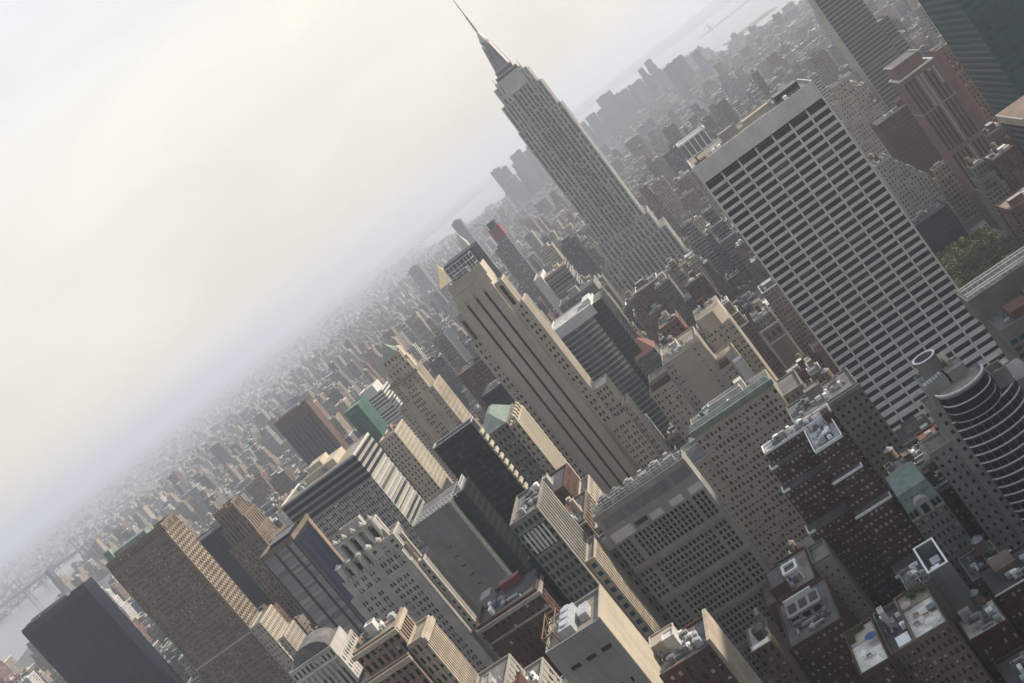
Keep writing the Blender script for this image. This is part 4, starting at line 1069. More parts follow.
def salmon():
    T = Tower('stone_wing_building', 'large tan stone building with a blank upper wall between two winged shoulders of paired windows', 'office block', -70, 620, 'tan', 'glassb', 'rooft', ref='the winged tan stone building')
    y0 = 600
    T.tier(-95, -80, y0, 640, 0, 100, {'N': pairs(3, 1.2, .7, 26, .5, .4), 'W': None}, wall='tan')
    T.tier(-79.9, -55.5, y0+6, 644, 0, 108.5, {'N': (lambda L: [(1.5,2.6),(3.6,4.7),(L-4.5,L-3.4)], lambda Hh: even(28, Hh, .42), .4, .35), 'W': grid(10, 28, .4, .5, .4)}, wall='tan')
    T.tier(-55.4, -43, y0+2, 640, 0, 88, {'N': pairs(3, 1.0, .6, 23, .5, .4), 'W': grid(10, 23, .4, .5, .4)}, wall='tan')
    T.one('penthouse', 'redbrown', lambda b: (b.box(-93, -81, 603, 611, 100.1, 104), b.box(-93.3, -80.7, 602.7, 611.3, 104, 104.4)))
    T.one('penthouse', 'redbrown', lambda b: b.box(-54, -48, 604, 610, 88.1, 92))
    T.one('penthouse', 'white', lambda b: b.box(-46, -40.5, 596, 602, 70, 90))
    T.clutter(-78, -58, 610, 640, 108.5, 6, tank=True, seed=41); T.done()
salmon()

def front37():
    T = Tower('green_cornice_building', 'broad tan stone building of many windows under a long green copper cornice', 'office block', -50, 500, 'limedark', 'glassb', 'roofg', ref='the green-corniced building')
    T.tier(-72, -28.5, 480, 506, 0, 104.5, {'N': (lambda L: even(20, L, .56), lambda Hh: even(29, Hh, .58, 0, 0, 1.5), .5, .42), 'W': grid(10, 29, .4, .5, .4)}, wall='tan', parapet=.2)
    T.one('cornice', 'copper', lambda b: (b.box(-72.8, -27.7, 479.2, 479.997, 105.0, 107.6), b.box(-72, -28.5, 480.0, 480.29, 104.7, 107.6)))
    T.one('cornice_slope', 'copper', lambda b: b.hexa([(-72,480.3,107.61),(-28.5,480.3,107.61),(-28.5,482.4,107.61),(-72,482.4,107.61),(-71,481.6,109.6),(-29.5,481.6,109.6),(-29.5,482.4,109.6),(-71,482.4,109.6)]))
    T.tier(-84, -72.01, 483, 506, 0, 92, {'N': grid(5, 25, .5, .5, .4)}, wall='tan'); T.tier(-28.49, -18, 484, 508, 0, 95, {'N': grid(4, 26, .4, .5, .4), 'W': grid(9, 26, .4, .5, .4)}, wall='limedark')
    T.one('penthouse', 'white', lambda b: (b.ring(-60, -42, 493, 498, 104.7, 109, .5), b.box(-44, -40, 497, 502, 104.7, 110)))
    T.clutter(-70, -32, 486, 505, 104.5, 14, seed=15, pent=False); T.done()
    T = Tower('ledge_stone_building', 'long grey stone building with a sharp roof ledge, just beyond the maroon brick hotel', 'office block', -10, 470, 'limedark', 'glassd', 'roofg', ref='the ledge-topped grey building')
    T.tier(-30, 2, 455, 478, 0, 92, {'N': (lambda L: even(11, L, .45), lambda Hh: even(24, Hh, .45, 0, 0, 3), .5, .42), 'W': grid(8, 24, .4, .5, .4)}, wall='limedark')
    T.part('cornice', 'lime').box(-30.4, 2.4, 454.4, 454.997, 90.4, 92.2)
    T.clutter(-28, 0, 458, 476, 92, 10, tank=True, seed=18); T.done()
front37()

def bush():
    T = Tower('narrow_brick_tower', 'narrow dark brick tower framed by pale stone edges with three openings near its top', 'tower', -21, 715, 'limedark', 'glass', 'roofg', ref='the narrow stone-edged brick tower')
    T.tier(-28.5, -14.2, 700, 730, 0, 66, {'N': (lambda L: [(2.2,4.2),(6.1,8.1),(10,12)], lambda Hh: [(Hh-7,Hh-3)], .6, .5), 'W': grid(9, 17, .4, .5, .4)}, wall='brown', parapet=.5)
    T.one('stone_edge', 'lime2', lambda b: (b.box(-29.1, -27.6, 699.3, 699.997, 0, 66), b.box(-15.2, -13.7, 699.3, 699.997, 0, 66), b.box(-29.1, -13.7, 699.35, 699.997, 66.01, 67.2), b.box(-27.59, -15.21, 699.4, 699.997, 56, 57)))
    T.tier(-27.5, -15, 702, 728, 66, 73.5, {'N': grid(5, 2, .4, .5, .4), 'W': grid(8, 2, .4, .5, .4)}, wall='limedark'); T.clutter(-26,-16,704,727,73.5,3,seed=4); T.done()
    T = Tower('chamfered_tan_tower', 'tan apartment tower with cut corners at the top, behind the winged stone building', 'apartment tower', -44, 660, 'tan', 'glassb', 'rooft', ref='the cut-cornered tan tower')
    T.tier(-53, -35.4, 645, 675, 0, 100, {'N': pairs(4, 1.1, .6, 27, .5, .35), 'W': grid(9, 27, .4, .5, .4)}, wall='tan', parapet=0)
    T.one('chamfered_top', 'tan', lambda b: b.prism([(-53,649),(-50,645.3),(-41,645.3),(-35.6,651),(-35.6,675),(-53,675)], 100.02, 110))
    T.one('roof', 'rooft', lambda b: b.prism([(-52.5,649.2),(-49.8,645.9),(-41.2,645.9),(-36.1,651.2),(-36.1,674.5),(-52.5,674.5)], 110.01, 110.08)); T.clutter(-51, -38, 654, 673, 110, 4, seed=44)
    T.done()
bush()

def maroon():
    T = Tower('maroon_brick_hotel', 'dark maroon brick hotel stepping down in terraces edged with white parapets', 'hotel', -27, 385, 'maroon', 'glassp', 'roofw', ref='the maroon brick hotel')
    g = lambda n, k: grid(int(n*1.5), int(k*1.12), .52, .52, .35)
    T.tier(-40.8, -12, 389, 397, 0, 113, {'N': g(11, 36), 'W': g(3, 36)}, parapet=0, roof='roofw')
    T.tier(-24, -13.2, 366, 388.99, 0, 112, {'N': g(4, 35), 'W': g(8, 35)}, parapet=0, roof='roofw')
    T.tier(-25.2, -13.6, 361, 365.99, 0, 101, {'N': g(4, 32), 'W': g(2, 32)}, parapet=0, roof='roofd')
    T.tier(-25.4, -11.6, 354.5, 360.99, 0, 89, {'N': g(5, 28), 'W': g(2, 28)}, parapet=0, roof='roofd')
    T.tier(-26, -11.4, 345, 354.49, 0, 68, {'N': g(5, 21), 'W': g(3, 21)}, parapet=0, roof='roofd')
    T.tier(-41.8, -24.01, 384, 388.99, 0, 108.5, {'N': g(7, 34)}, parapet=0, roof='roofd')
    T.tier(-42.6, -24.01, 378, 383.99, 0, 101, {'N': g(7, 32)}, parapet=0, roof='roofd')
    T.tier(-43.4, -26, 370, 377.99, 0, 86, {'N': g(7, 27)}, parapet=0, roof='roofd')
    T.one('parapet', 'whitep', lambda b: b.ring(-41, -11.8, 388.8, 397.2, 113.1, 114.0, .4)); T.one('parapet', 'whitep', lambda b: b.ring(-24.2, -13.0, 365.8, 388.4, 112.1, 113.2, .4))
    for x0, x1, y, z, dep in ((-25.4,-13.4,360.8,101,4), (-25.6,-11.4,354.3,89,5), (-26.2,-11.2,344.8,68,8)):
        T.one('parapet', 'whitep', lambda b: (b.box(x0, x1, y, y+.4, z+.1, z+1), b.box(x1-.4, x1, y+.4, y+dep*.7, z+.1, z+1)))
    for x0, y, z, dep in ((-42,383.8,108.5,4.5), (-42.8,377.8,101,5.5), (-43.6,369.8,86,7)):
        T.one('parapet', 'whitep', lambda b: (b.box(x0, x0+.4, y, y+dep, z+.1, z+1), b.box(x0+.4, x0+3, y, y+.4, z+.1, z+1)))
    T.one('bulkhead', 'maroon', lambda b: b.box(-15.5, -12.5, 383.5, 388.5, 112.1, 116))
    T.clutter(-38, -14, 389.5, 396, 113, 8, seed=51, pent=False); T.clutter(-23, -15, 368, 388, 112, 8, seed=52, pent=False)
    T.done()
maroon()

def brick28():
    T = Tower('terraced_brick_building', 'red brick apartment building with a white skylight frame and triple-window grey penthouse', 'apartment block', -55, 345, 'brick', 'glassp', 'roofg', ref='the brick building with the triple-window penthouse')
    T.tier(-64, -45, 316, 345, 0, 82, {'N': grid(9, 26, .42, .5, .35), 'W': grid(12, 26, .4, .5, .5)}, wall='brick', parapet=.9, roof='roofg')
    T.tier(-68, -47.5, 345.01, 370, 0, 83, {'W': grid(10, 26, .4, .5, .4), 'N': None}, wall='brick', roof='rooft')
    T.tier(-47.49, -40, 356, 370, 0, 81, {'N': grid(3, 25, .4, .5, .35), 'W': grid(6, 25, .4, .5, .4)}, wall='tan', roof='rooft')
    T.tier(-63.5, -57, 347, 361, 83, 87, None, wall='brick', roof='roofg', parapet=.6)
    T.one('skylight_frame', 'whitep', lambda b: (b.ring(-57, -51, 350, 357, 87.4, 88.2, 1.0), b.box(-56.9, -56.3, 350.2, 350.8, 83.1, 87.4), b.box(-51.8, -51.1, 350.2, 350.8, 83.1, 87.4), b.box(-51.8, -51.1, 356, 356.7, 83.1, 87.4), b.box(-56.9, -56.3, 356, 356.7, 83.1, 87.4)))
    T.one('chiller', 'metal', lambda b: (b.box(-55.6, -52.4, 351.2, 355.6, 83.1, 85.5), b.cyl(-54, 353.4, 85.5, 86, 1.2)))
    def pent(b):
        b.box(-60.5, -48, 327, 335.4, 82.1, 86)
        for k in range(4): b.box(-60.5+k*4.0, -60.0+k*4.0, 326.6, 326.997, 82.1, 86)
        b.box(-60.5, -48, 326.6, 326.996, 85.2, 85.99); b.box(-60.02, -48.5, 326.61, 326.99, 82.1, 83)
    T.one('penthouse', 'lime', pent)
    for k in range(3): T.one('penthouse_window', 'glassd', lambda b: b.box(-59.9+k*4, -57.2+k*4, 326.9, 326.99, 83.05, 85.15))
    for k in range(3): T.one('roof_hatch', 'black', lambda b: b.box(-59.5+k*4, -56.7+k*4, 328.5, 333.5, 86.05, 86.25))
    T.one('wall_screen', 'whitep', lambda b: b.box(-60.5, -50, 337, 337.5, 82.1, 86.5))
    T.clutter(-62, -47, 318, 326, 82, 3, seed=61, pent=False); T.clutter(-66, -50, 346, 368, 83, 6, seed=62, pent=False)
    T.part('parapet', 'copper').ring(-47.3, -40.2, 356.2, 369.8, 82.0, 82.8, .5)
    T.done()
    # little white roof with a round tank
    T = Tower('small_white_roof_building', 'little dark building with a white roof holding a round black tank', 'building', -68, 312, 'limedark', 'glass', 'roofw', ref='the little white-roofed building')
    T.tier(-72, -64.5, 305, 320, 0, 94, {'N': grid(3, 28, .4, .5, .35), 'W': grid(6, 28, .4, .5, .35)}, wall='brown', parapet=.5, roof='roofw')
    T.one('round_tank', 'black', lambda b: (b.cyl(-67.3, 311, 94.2, 97.2, 2.1, 2.1, 16), b.cyl(-67.3, 311, 97.2, 98, 2.15, .2, 16)))
    T.one('bulkhead', 'greyslab', lambda b: b.box(-66, -64.8, 315, 319.5, 94.1, 99)); T.done()
brick28()

def terraces():
    def pot(x, y, z, lab):
        t = thing('planter', lab, 'planter', (x, y, z), 'planters on the roof terraces')
        b = MB(); b.box(x-.9, x+.9, y-.45, y+.45, z, z+.6); b.build('box', M['wood'], t, (x, y, z))
        b = MB()
        for k in range(26):
            px, py, pz = x+rnd.uniform(-1,1), y+rnd.uniform(-.5,.5), z+rnd.uniform(.6,1.9); s = rnd.uniform(.15,.4)
            b.pyr(px-s, px+s, py-s, py+s, pz-s, pz+s*1.4, .1)
        b.build('foliage', M['plant'], t, (x, y, z))
    def umb(x, y, z, mat, lab, r=1.9):
        t = thing('patio_umbrella', lab, 'umbrella', (x, y, z))
        b = MB(); b.cyl(x, y, z, z+2.4, .06, .05, 6); b.build('pole', M['steel'], t, (x, y, z))
        b = MB(); b.cyl(x, y, z+2.1, z+2.9, r, .05, 8); b.build('canopy', M[mat], t, (x, y, z))
    def table(x, y, z, lab):
        t = thing('patio_table', lab, 'table', (x, y, z), 'tables on the roof terraces')
        b = MB(); b.box(x-.8, x+.8, y-.5, y+.5, z+.7, z+.78); b.build('table_top', M['wood'], t, (x, y, z))
        for i in (-1, 1):
            for j in (-1, 1):
                b = MB(); b.box(x+i*.7-.05, x+i*.7+.05, y+j*.4-.05, y+j*.4+.05, z, z+.7); b.build('leg', M['steel'], t, (x, y, z))
    T = Tower('umbrella_terrace_building', 'narrow brick building whose pale roof terrace has a blue umbrella', 'apartment block', -39, 286, 'redbrown', 'glass', 'roofw', ref='the terrace with the blue umbrella')
    T.tier(-44.5, -35, 274, 297, 0, 88, {'N': grid(6, 28, .46, .52, .35), 'W': grid(11, 28, .46, .52, .35)}, wall='redbrown', roof='deck', parapet=1.1)
    T.one('terrace_deck', 'tan', lambda b: b.box(-43.9, -35.6, 289, 296.4, 88.1, 88.3))
    T.done(); z = 88.1
    umb(-37.2, 286.5, z, 'blue', 'blue canopy umbrella open on a pale roof terrace')
    for i, (x, y) in enumerate(((-42.8,291),(-42.6,293.5),(-41,294.6),(-39,294.8))): pot(x, y, z+.22, 'leafy planter along the edge of the terrace by the blue umbrella')
    table(-40, 281, z, 'small wooden table on the roof terrace with the blue umbrella')
    def chair(x, y, z, lab):
        t = thing('patio_chair', lab, 'chair', (x, y, z), 'chairs on the roof terraces')
        b = MB(); b.box(x-.3, x+.3, y-.3, y+.3, z+.4, z+.46); b.build('seat', M['whitep'], t, (x, y, z))
        b = MB(); b.box(x-.3, x+.3, y+.25, y+.31, z+.47, z+.95); b.build('backrest', M['whitep'], t, (x, y, z))
        for i in (-1, 1):
            for j in (-1, 1): b = MB(); b.box(x+i*.26-.03, x+i*.26+.03, y+j*.26-.03, y+j*.26+.03, z, z+.4); b.build('leg', M['steel'], t, (x, y, z))
    for x, y in ((-41.6,281.2),(-38.4,280.7),(-40.2,282.5),(-37,278)): chair(x, y, z, 'small white chair on the pale terrace by the blue umbrella')
    T = Tower('dark_roof_building', 'brick building with a sunken black roof between the two furnished terraces', 'apartment block', -31, 292, 'redbrown', 'glass', 'roofd', ref='the sunken black roof')
    T.tier(-34.9, -27.2, 279, 302, 0, 85, {'N': grid(5, 27, .46, .52, .35)}, wall='brown', roof='roofd', parapet=1.6)
    T.one('skylight', 'whitep', lambda b: b.box(-32, -28, 281, 286, 85.1, 86)); T.clutter(-34,-28,287,300,85,3,seed=71); T.done()
    T = Tower('garden_terrace_building', 'brick building topped by a stone-floored garden terrace with planters and tables', 'apartment block', -22, 290, 'redbrown', 'glass', 'roofw', ref='the garden terrace')
    T.tier(-27.1, -16.9, 277.5, 301.5, 0, 86.5, {'N': grid(6, 27, .46, .52, .35), 'W': grid(11, 27, .46, .52, .35)}, wall='brown', roof='deck', parapet=1.2)
    T.one('terrace_deck', 'rooft', lambda b: b.box(-26.5, -17.5, 294, 300.9, 86.6, 86.9)); T.done(); z = 86.6
    umb(-24.6, 293.4, z, 'tan', 'tan canopy umbrella open beside the planters on the garden terrace', 1.7)
    for x, y in ((-22.5,299.4),(-20.8,299.7),(-19.2,299.4),(-18.3,298),(-21.8,297.6)): pot(x, y, z+.3, 'leafy planter in the row at the back of the garden terrace')
    for x, y in ((-23.5,289),(-21,286.5),(-24.4,285)): table(x, y, z, 'small wooden table set out on the stone-floored garden terrace')
    for x, y in ((-22.2,288.2),(-19.8,285.6),(-23.2,284.2),(-25.4,286.4),(-18.6,281.5)): chair(x, y, z, 'small white chair on the stone-floored garden terrace')
    t = thing('hot_tub', 'square green-covered tub on the garden terrace', 'hot tub', (-18.8, 288, z))
    b = MB(); b.box(-20, -17.7, 286.8, 289.6, z, z+.9); b.build('tub', M['wood'], t, (-18.8, 288, z)); b = MB(); b.box(-19.9, -17.8, 286.9, 289.5, z+.91, z+1.0); b.build('lid', M['tealw'], t, (-18.8, 288, z))
    T = Tower('open_shaft_building', 'plain grey stair and lift shaft open at the top and rimmed in white', 'building', -11.5, 310, 'greyslab', 'glass', 'roofd', ref='the white-rimmed open shaft')
    T.tier(-14.6, -8, 302.5, 319, 0, 83, None, wall='greyslab', roof='roofd', parapet=0)
    T.one('rim_wall', 'greyslab', lambda b: b.ring(-14.6, -8, 302.5, 319, 83.1, 88, .35)); T.one('rim_cap', 'whitep', lambda b: b.ring(-14.75, -7.85, 302.35, 319.15, 88, 88.4, .6))
    T.one('chiller', 'whitep', lambda b: (b.box(-13.4, -10.6, 304, 308.5, 83.1, 86), b.cyl(-12, 306.3, 86, 86.5, 1.1))); T.one('air_handler', 'metal', lambda b: b.box(-12.5, -9.5, 311, 315, 83.1, 85)); T.done()
    T = Tower('low_walled_roof_building', 'low building with two small walled roof decks left of the white-rimmed open shaft', 'building', -19, 310, 'limedark', 'glass', 'roofg', ref='the twin walled decks')
    T.tier(-22.6, -14.7, 303, 315.5, 0, 85, {'N': None}, wall='limedark', roof='roofg', parapet=1.2); T.one('divider', 'lime', lambda b: b.box(-18, -17.6, 303.6, 315, 85.1, 86.6)); T.clutter(-22,-15,304,314,85,3,seed=81,pent=False); T.done()
    T = Tower('patched_roof_building', 'maroon brick building with a ragged pale patched roof and a round wooden tank behind it', 'building', -9, 298, 'maroon', 'glass', 'roofw', ref='the ragged pale roof')
    T.tier(-16.2, -3.8, 291, 305, 0, 69.5, {'N': grid(8, 21, .46, .52, .35)}, wall='maroon', roof='deck', parapet=.8); T.one('bulkhead', 'white', lambda b: b.box(-14.5, -11, 300.5, 304.5, 69.6, 73)); T.watertank(-7.5, 303, 69.5, .8); T.clutter(-15,-5,292,300,69.5,4,seed=82,pent=False); T.done()
    T = Tower('dark_red_building', 'dark red brick building with a low white-edged upper deck at the lower right edge', 'building', 4, 312, 'maroon', 'glassb', 'roofd', ref='the dark red building at the right edge')
    T.tier(-3, 16, 304, 321, 0, 69, {'N': grid(10, 21, .46, .52, .35)}, wall='maroon', roof='roofd', parapet=.9)
    T.one('rail', 'whitep', lambda b: (b.box(1.5, 9.2, 320.5, 320.8, 70, 70.5), b.box(-3.1, 12, 303.7, 303.98, 69.9, 70.3))); T.one('penthouse', 'brown', lambda b: b.box(1, 8, 311, 319, 69.1, 72.5)); T.clutter(0,14,306,318,69,5,seed=83,pent=False); T.done()
    T = Tower('front_brick_building', 'brown brick building at the bottom right corner, mostly in shadow', 'building', 0, 276, 'brown', 'glassb', 'roofd')
    T.tier(-14, 10, 268, 288, 0, 62, {'N': grid(11, 19, .46, .52, .35)}, wall='redbrown', roof='roofd'); T.clutter(-12,8,270,286,62,6,tank=True,seed=84); T.done()
    T = Tower('green_dormer_building', 'low stone building with a green mansard and one big arched white dormer', 'building', -4, 352, 'limedark', 'glass', 'copper', ref='the green mansard with the arched dormer')
    T.tier(-10.5, 1.5, 340.5, 362, 0, 84.5, {'N': grid(7, 24, .45, .5, .4)}, wall='limedark', parapet=0, roof='roofg')
    T.one('mansard_roof', 'copper', lambda b: b.hexa([(-10.5,340.6,84.6),(1.5,340.6,84.6),(1.5,362,84.6),(-10.5,362,84.6),(-9.8,344,93.5),(.8,344,93.5),(.8,361,93.5),(-9.8,361,93.5)]))
    def dor(b):
        b.box(-6.8, -2.2, 340.2, 343.5, 84.7, 88.5)
        n = 8
        for k in range(n):
            a0, a1 = math.pi*k/n, math.pi*(k+1)/n
            f = lambda a: (-4.5-2.6*math.cos(a), 88.5+2.3*math.sin(a)); (xa,za),(xb,zb) = f(a0), f(a1)
            b.hexa([(xa,340.1,88.5),(xb,340.1,88.5),(xb,344,88.5),(xa,344,88.5),(xa,340.1,za),(xb,340.1,zb),(xb,344,zb),(xa,344,za)])
        b.box(-10.4, -7.2, 340.1, 340.597, 84.7, 85.5); b.box(-1.8, 1.4, 340.1, 340.597, 84.7, 85.5)
    d = T.one('dormer', 'lime2', dor)
    T.one('dormer_window', 'glassd', lambda b: b.box(-5.6, -3.4, 340.02, 340.19, 85.2, 88.4), d)
    for x in (-9.6, -7.9, -1.3, .3): T.one('dormer_window', 'glassd', lambda b: b.box(x-.5, x+.5, 340.2, 340.7, 85.6, 88))
    T.one('sign_lights', 'black', lambda b: [b.box(-8.5+i*2, -7.6+i*2, 343.0, 343.4, 90, 91.2) for i in range(5)])
    T.done()
    # infill between hotel and curved tower
    for nm, lab, x0, x1, y0, y1, z, wm, rf, ref in (
        ('rust_deck_building', 'low block with a big terracotta-coloured roof deck at the foot of the pale gridded slab', 8, 34, 420, 446, 62, 'redbrown', 'rust', 'the terracotta roof deck'),
        ('brick_infill_building', 'brown brick block with a small white rooftop cabin right of the maroon brick hotel', -9, 10, 395, 415, 72, 'brown', 'roofd', 'the brick block with the white cabin'),
        ('low_dark_building', 'dark low block with a row of cornice lines under the terracotta roof deck', -8, 12, 375, 392, 70, 'maroon', 'roofd', None),
        ('grey_infill_building', 'dark grey block with a flat tar roof right of the white-rimmed open shaft', -6, 6, 322, 338, 66, 'limedark', 'roofd', None),
        ('shadowed_block', 'shadowed brown block filling the gap between the maroon brick hotel and the garden terrace', -40, -16, 318, 342, 52, 'brown', 'roofd', None),
        ('rear_court_building', 'low grey annex at the foot of the grey tiered office block with pale roof ducts', -60, -46, 376, 392, 66, 'limedark', 'roofg', None)):
        T = Tower(nm, lab, 'building', (x0+x1)/2, (y0+y1)/2, wm, 'glassb', rf, ref=ref)
        T.tier(x0, x1, y0, y1, 0, z, {'N': grid(int((x1-x0)/2.4), int(z/3.3), .4, .45, .35), 'W': grid(int((y1-y0)/2.6), int(z/3.3), .38, .45, .35)}, roof=rf)
        T.clutter(x0+1, x1-1, y0+1, y1-1, z, 6, tank=(rf == 'roofd'), seed=int(x0+200)); T.done()
terraces()

def sofitel():
    T = Tower('round_fronted_hotel', 'hotel tower with a bowed dark glass front, thin white floor edges and round drum', 'hotel', 32, 375, 'lime', 'glassd', 'rooft', ref='the round-fronted hotel')
    # stone slab at its left
    T.tier(14.8, 19.3, 359, 372, 0, 104.5, {'N': (lambda L: [(1.9,3.0)], lambda Hh: even(28, Hh, .42), .4, .35), 'E': grid(5, 28, .35, .45, .4)}, wall='lime')
    T.tier(6.7, 14.79, 360, 372, 0, 91.5, {'N': grid(3, 26, .35, .42, .4), 'E': grid(5, 26, .35, .45, .4)}, wall='lime')
    T.tier(18, 26, 361, 376, 104.6, 111.2, None, wall='lime', roof='rooft')
    def curve(pts, n=22):                       # smooth plan curve through a few points
        P = np.array(pts, float); t = np.r_[0, np.cumsum(np.hypot(*np.diff(P, axis=0).T))]; t /= t[-1]
        c1, c2 = np.polyfit(t, P[:,0], 3), np.polyfit(t, P[:,1], 3); q = np.linspace(0, 1, n)
        return list(zip(np.polyval(c1, q), np.polyval(c2, q)))
    UP = curve([(19.6,357.2),(23.6,351.9),(28,350.1),(33,351.6),(36,355.2),(37,358)])
    LO = curve([(18.8,358.3),(24,355),(31,354.2),(37,356),(41.5,359),(43.5,363)])
    def outset(p, d):
        o = []
        for i, (x, y) in enumerate(p):
            a_, b_ = p[max(0,i-1)], p[min(len(p)-1,i+1)]; nx, ny = b_[1]-a_[1], -(b_[0]-a_[0]); l = math.hypot(nx, ny); o.append((x+nx/l*d, y+ny/l*d))
        return o
    def body(b, p, z0, z1, back=366):
        for (x0, y0), (x1, y1) in zip(p[:-1], p[1:]): b.hexa([(x0,y0,z0),(x1,y1,z0),(x1,back,z0),(x0,back,z0),(x0,y0,z1),(x1,y1,z1),(x1,back,z1),(x0,back,z1)])
    def lip(b, p, z0, z1, w, d=.28):
        o, i_ = outset(p, d), outset(p, d-w)
        for k in range(len(p)-1): b.hexa([(*o[k],z0),(*o[k+1],z0),(*i_[k+1],z0),(*i_[k],z0),(*o[k],z1),(*o[k+1],z1),(*i_[k+1],z1),(*i_[k],z1)])
    T.one('glass_front', 'glassd', lambda b: body(b, LO, 0, 98.4))
    T.one('glass_front', 'glassd', lambda b: body(b, UP, 98.42, 108.5))
    T.one('roof', 'rooft', lambda b: body(b, outset(UP, -1.2), 108.52, 108.6, 364))
    T.one('roof_rim', 'lime', lambda b: body(b, outset(UP, -.05), 108.61, 109.0, 366) if 0 else lip(b, UP, 108.62, 109.6, .9, .1))
    T.one('crown_ring', 'whitep', lambda b: lip(b, UP, 109.61, 110.3, .5, .35))
    for k in range(3): T.one('floor_edge', 'whitep' if k == 2 else 'metal', lambda b: lip(b, UP, 98.6+k*3.3, 99.0+k*3.3, .5, .22))
    for k in range(26):
        z = 98.6-k*3.55
        T.one('floor_edge', 'whitep', lambda b: lip(b, LO, z-.4, z, .55, .5))
        T.one('spandrel_band', 'dark', lambda b: lip(b, LO, z-1.5, z-.42, .3, .12))
    def mull(b):
        for x, y in outset(LO, .1)[::2]: b.box(x-.1, x+.1, y-.1, y+.15, 6, 98)
    T.one('mullions', 'steel', mull)
    T.one('roof_terrace', 'rooft', lambda b: body(b, outset(LO, -.4), 98.41, 98.5, 365.9) if 0 else b.box(37.2, 43, 359.6, 366, 98.41, 98.55))
    dz0, dz1, dr, dx, dy = 111.3, 118.3, 3.95, 24.3, 370.6
    T.one('drum', 'greyslab', lambda b: [b.hexa([(dx+q*math.cos(a), dy+q*math.sin(a), z) for z in (dz0, dz1) for q, a in ((dr-.5,a0),(dr,a0),(dr,a1),(dr-.5,a1))]) for a0, a1 in [(2*math.pi*k/28, 2*math.pi*(k+1)/28) for k in range(28)]])
    T.one('drum_floor', 'roofd', lambda b: b.cyl(dx, dy, dz0, dz0+3, dr-.52, dr-.52, 28))
    T.one('drum_rim', 'whitep', lambda b: [b.hexa([(dx+q*math.cos(a), dy+q*math.sin(a), z) for z in (dz1+.01, dz1+.32) for q, a in ((dr-.5,a0),(dr+.18,a0),(dr+.18,a1),(dr-.5,a1))]) for a0, a1 in [(2*math.pi*k/28, 2*math.pi*(k+1)/28) for k in range(28)]])
    T.one('penthouse', 'lime', lambda b: (b.box(27, 33, 362, 370, 104.5, 112), b.ring(26.8, 33.2, 361.8, 370.2, 112, 112.6, .3)))
    T.one('penthouse', 'tan2', lambda b: (b.box(29, 30.6, 366, 374, 104.5, 114.5), b.box(26.5, 29, 370, 376, 104, 113.5)))
    T.one('penthouse', 'lime', lambda b: b.ring(37.6, 43.2, 359.2, 366.6, 98.6, 105, .45))
    T.one('round_tank', 'rooft', lambda b: b.cyl(40.4, 362.6, 98.6, 103.5, 1.2, 1.2, 14))
    T.one('core_wall', 'lime', lambda b: b.box(43.6, 50, 362, 378, 0, 97))
    for i in range(6): T.one('air_handler', 'metal', lambda b: b.box(18.6+i*1.15, 19.5+i*1.15, 362, 365, 111.3, 112.8+i*.15))
    OCC.append((15,44,355,372,0,108,T)); FOOT.append((5,52,350,382)); T.topc = (24, 360, 113)
    T.done()
sofitel()

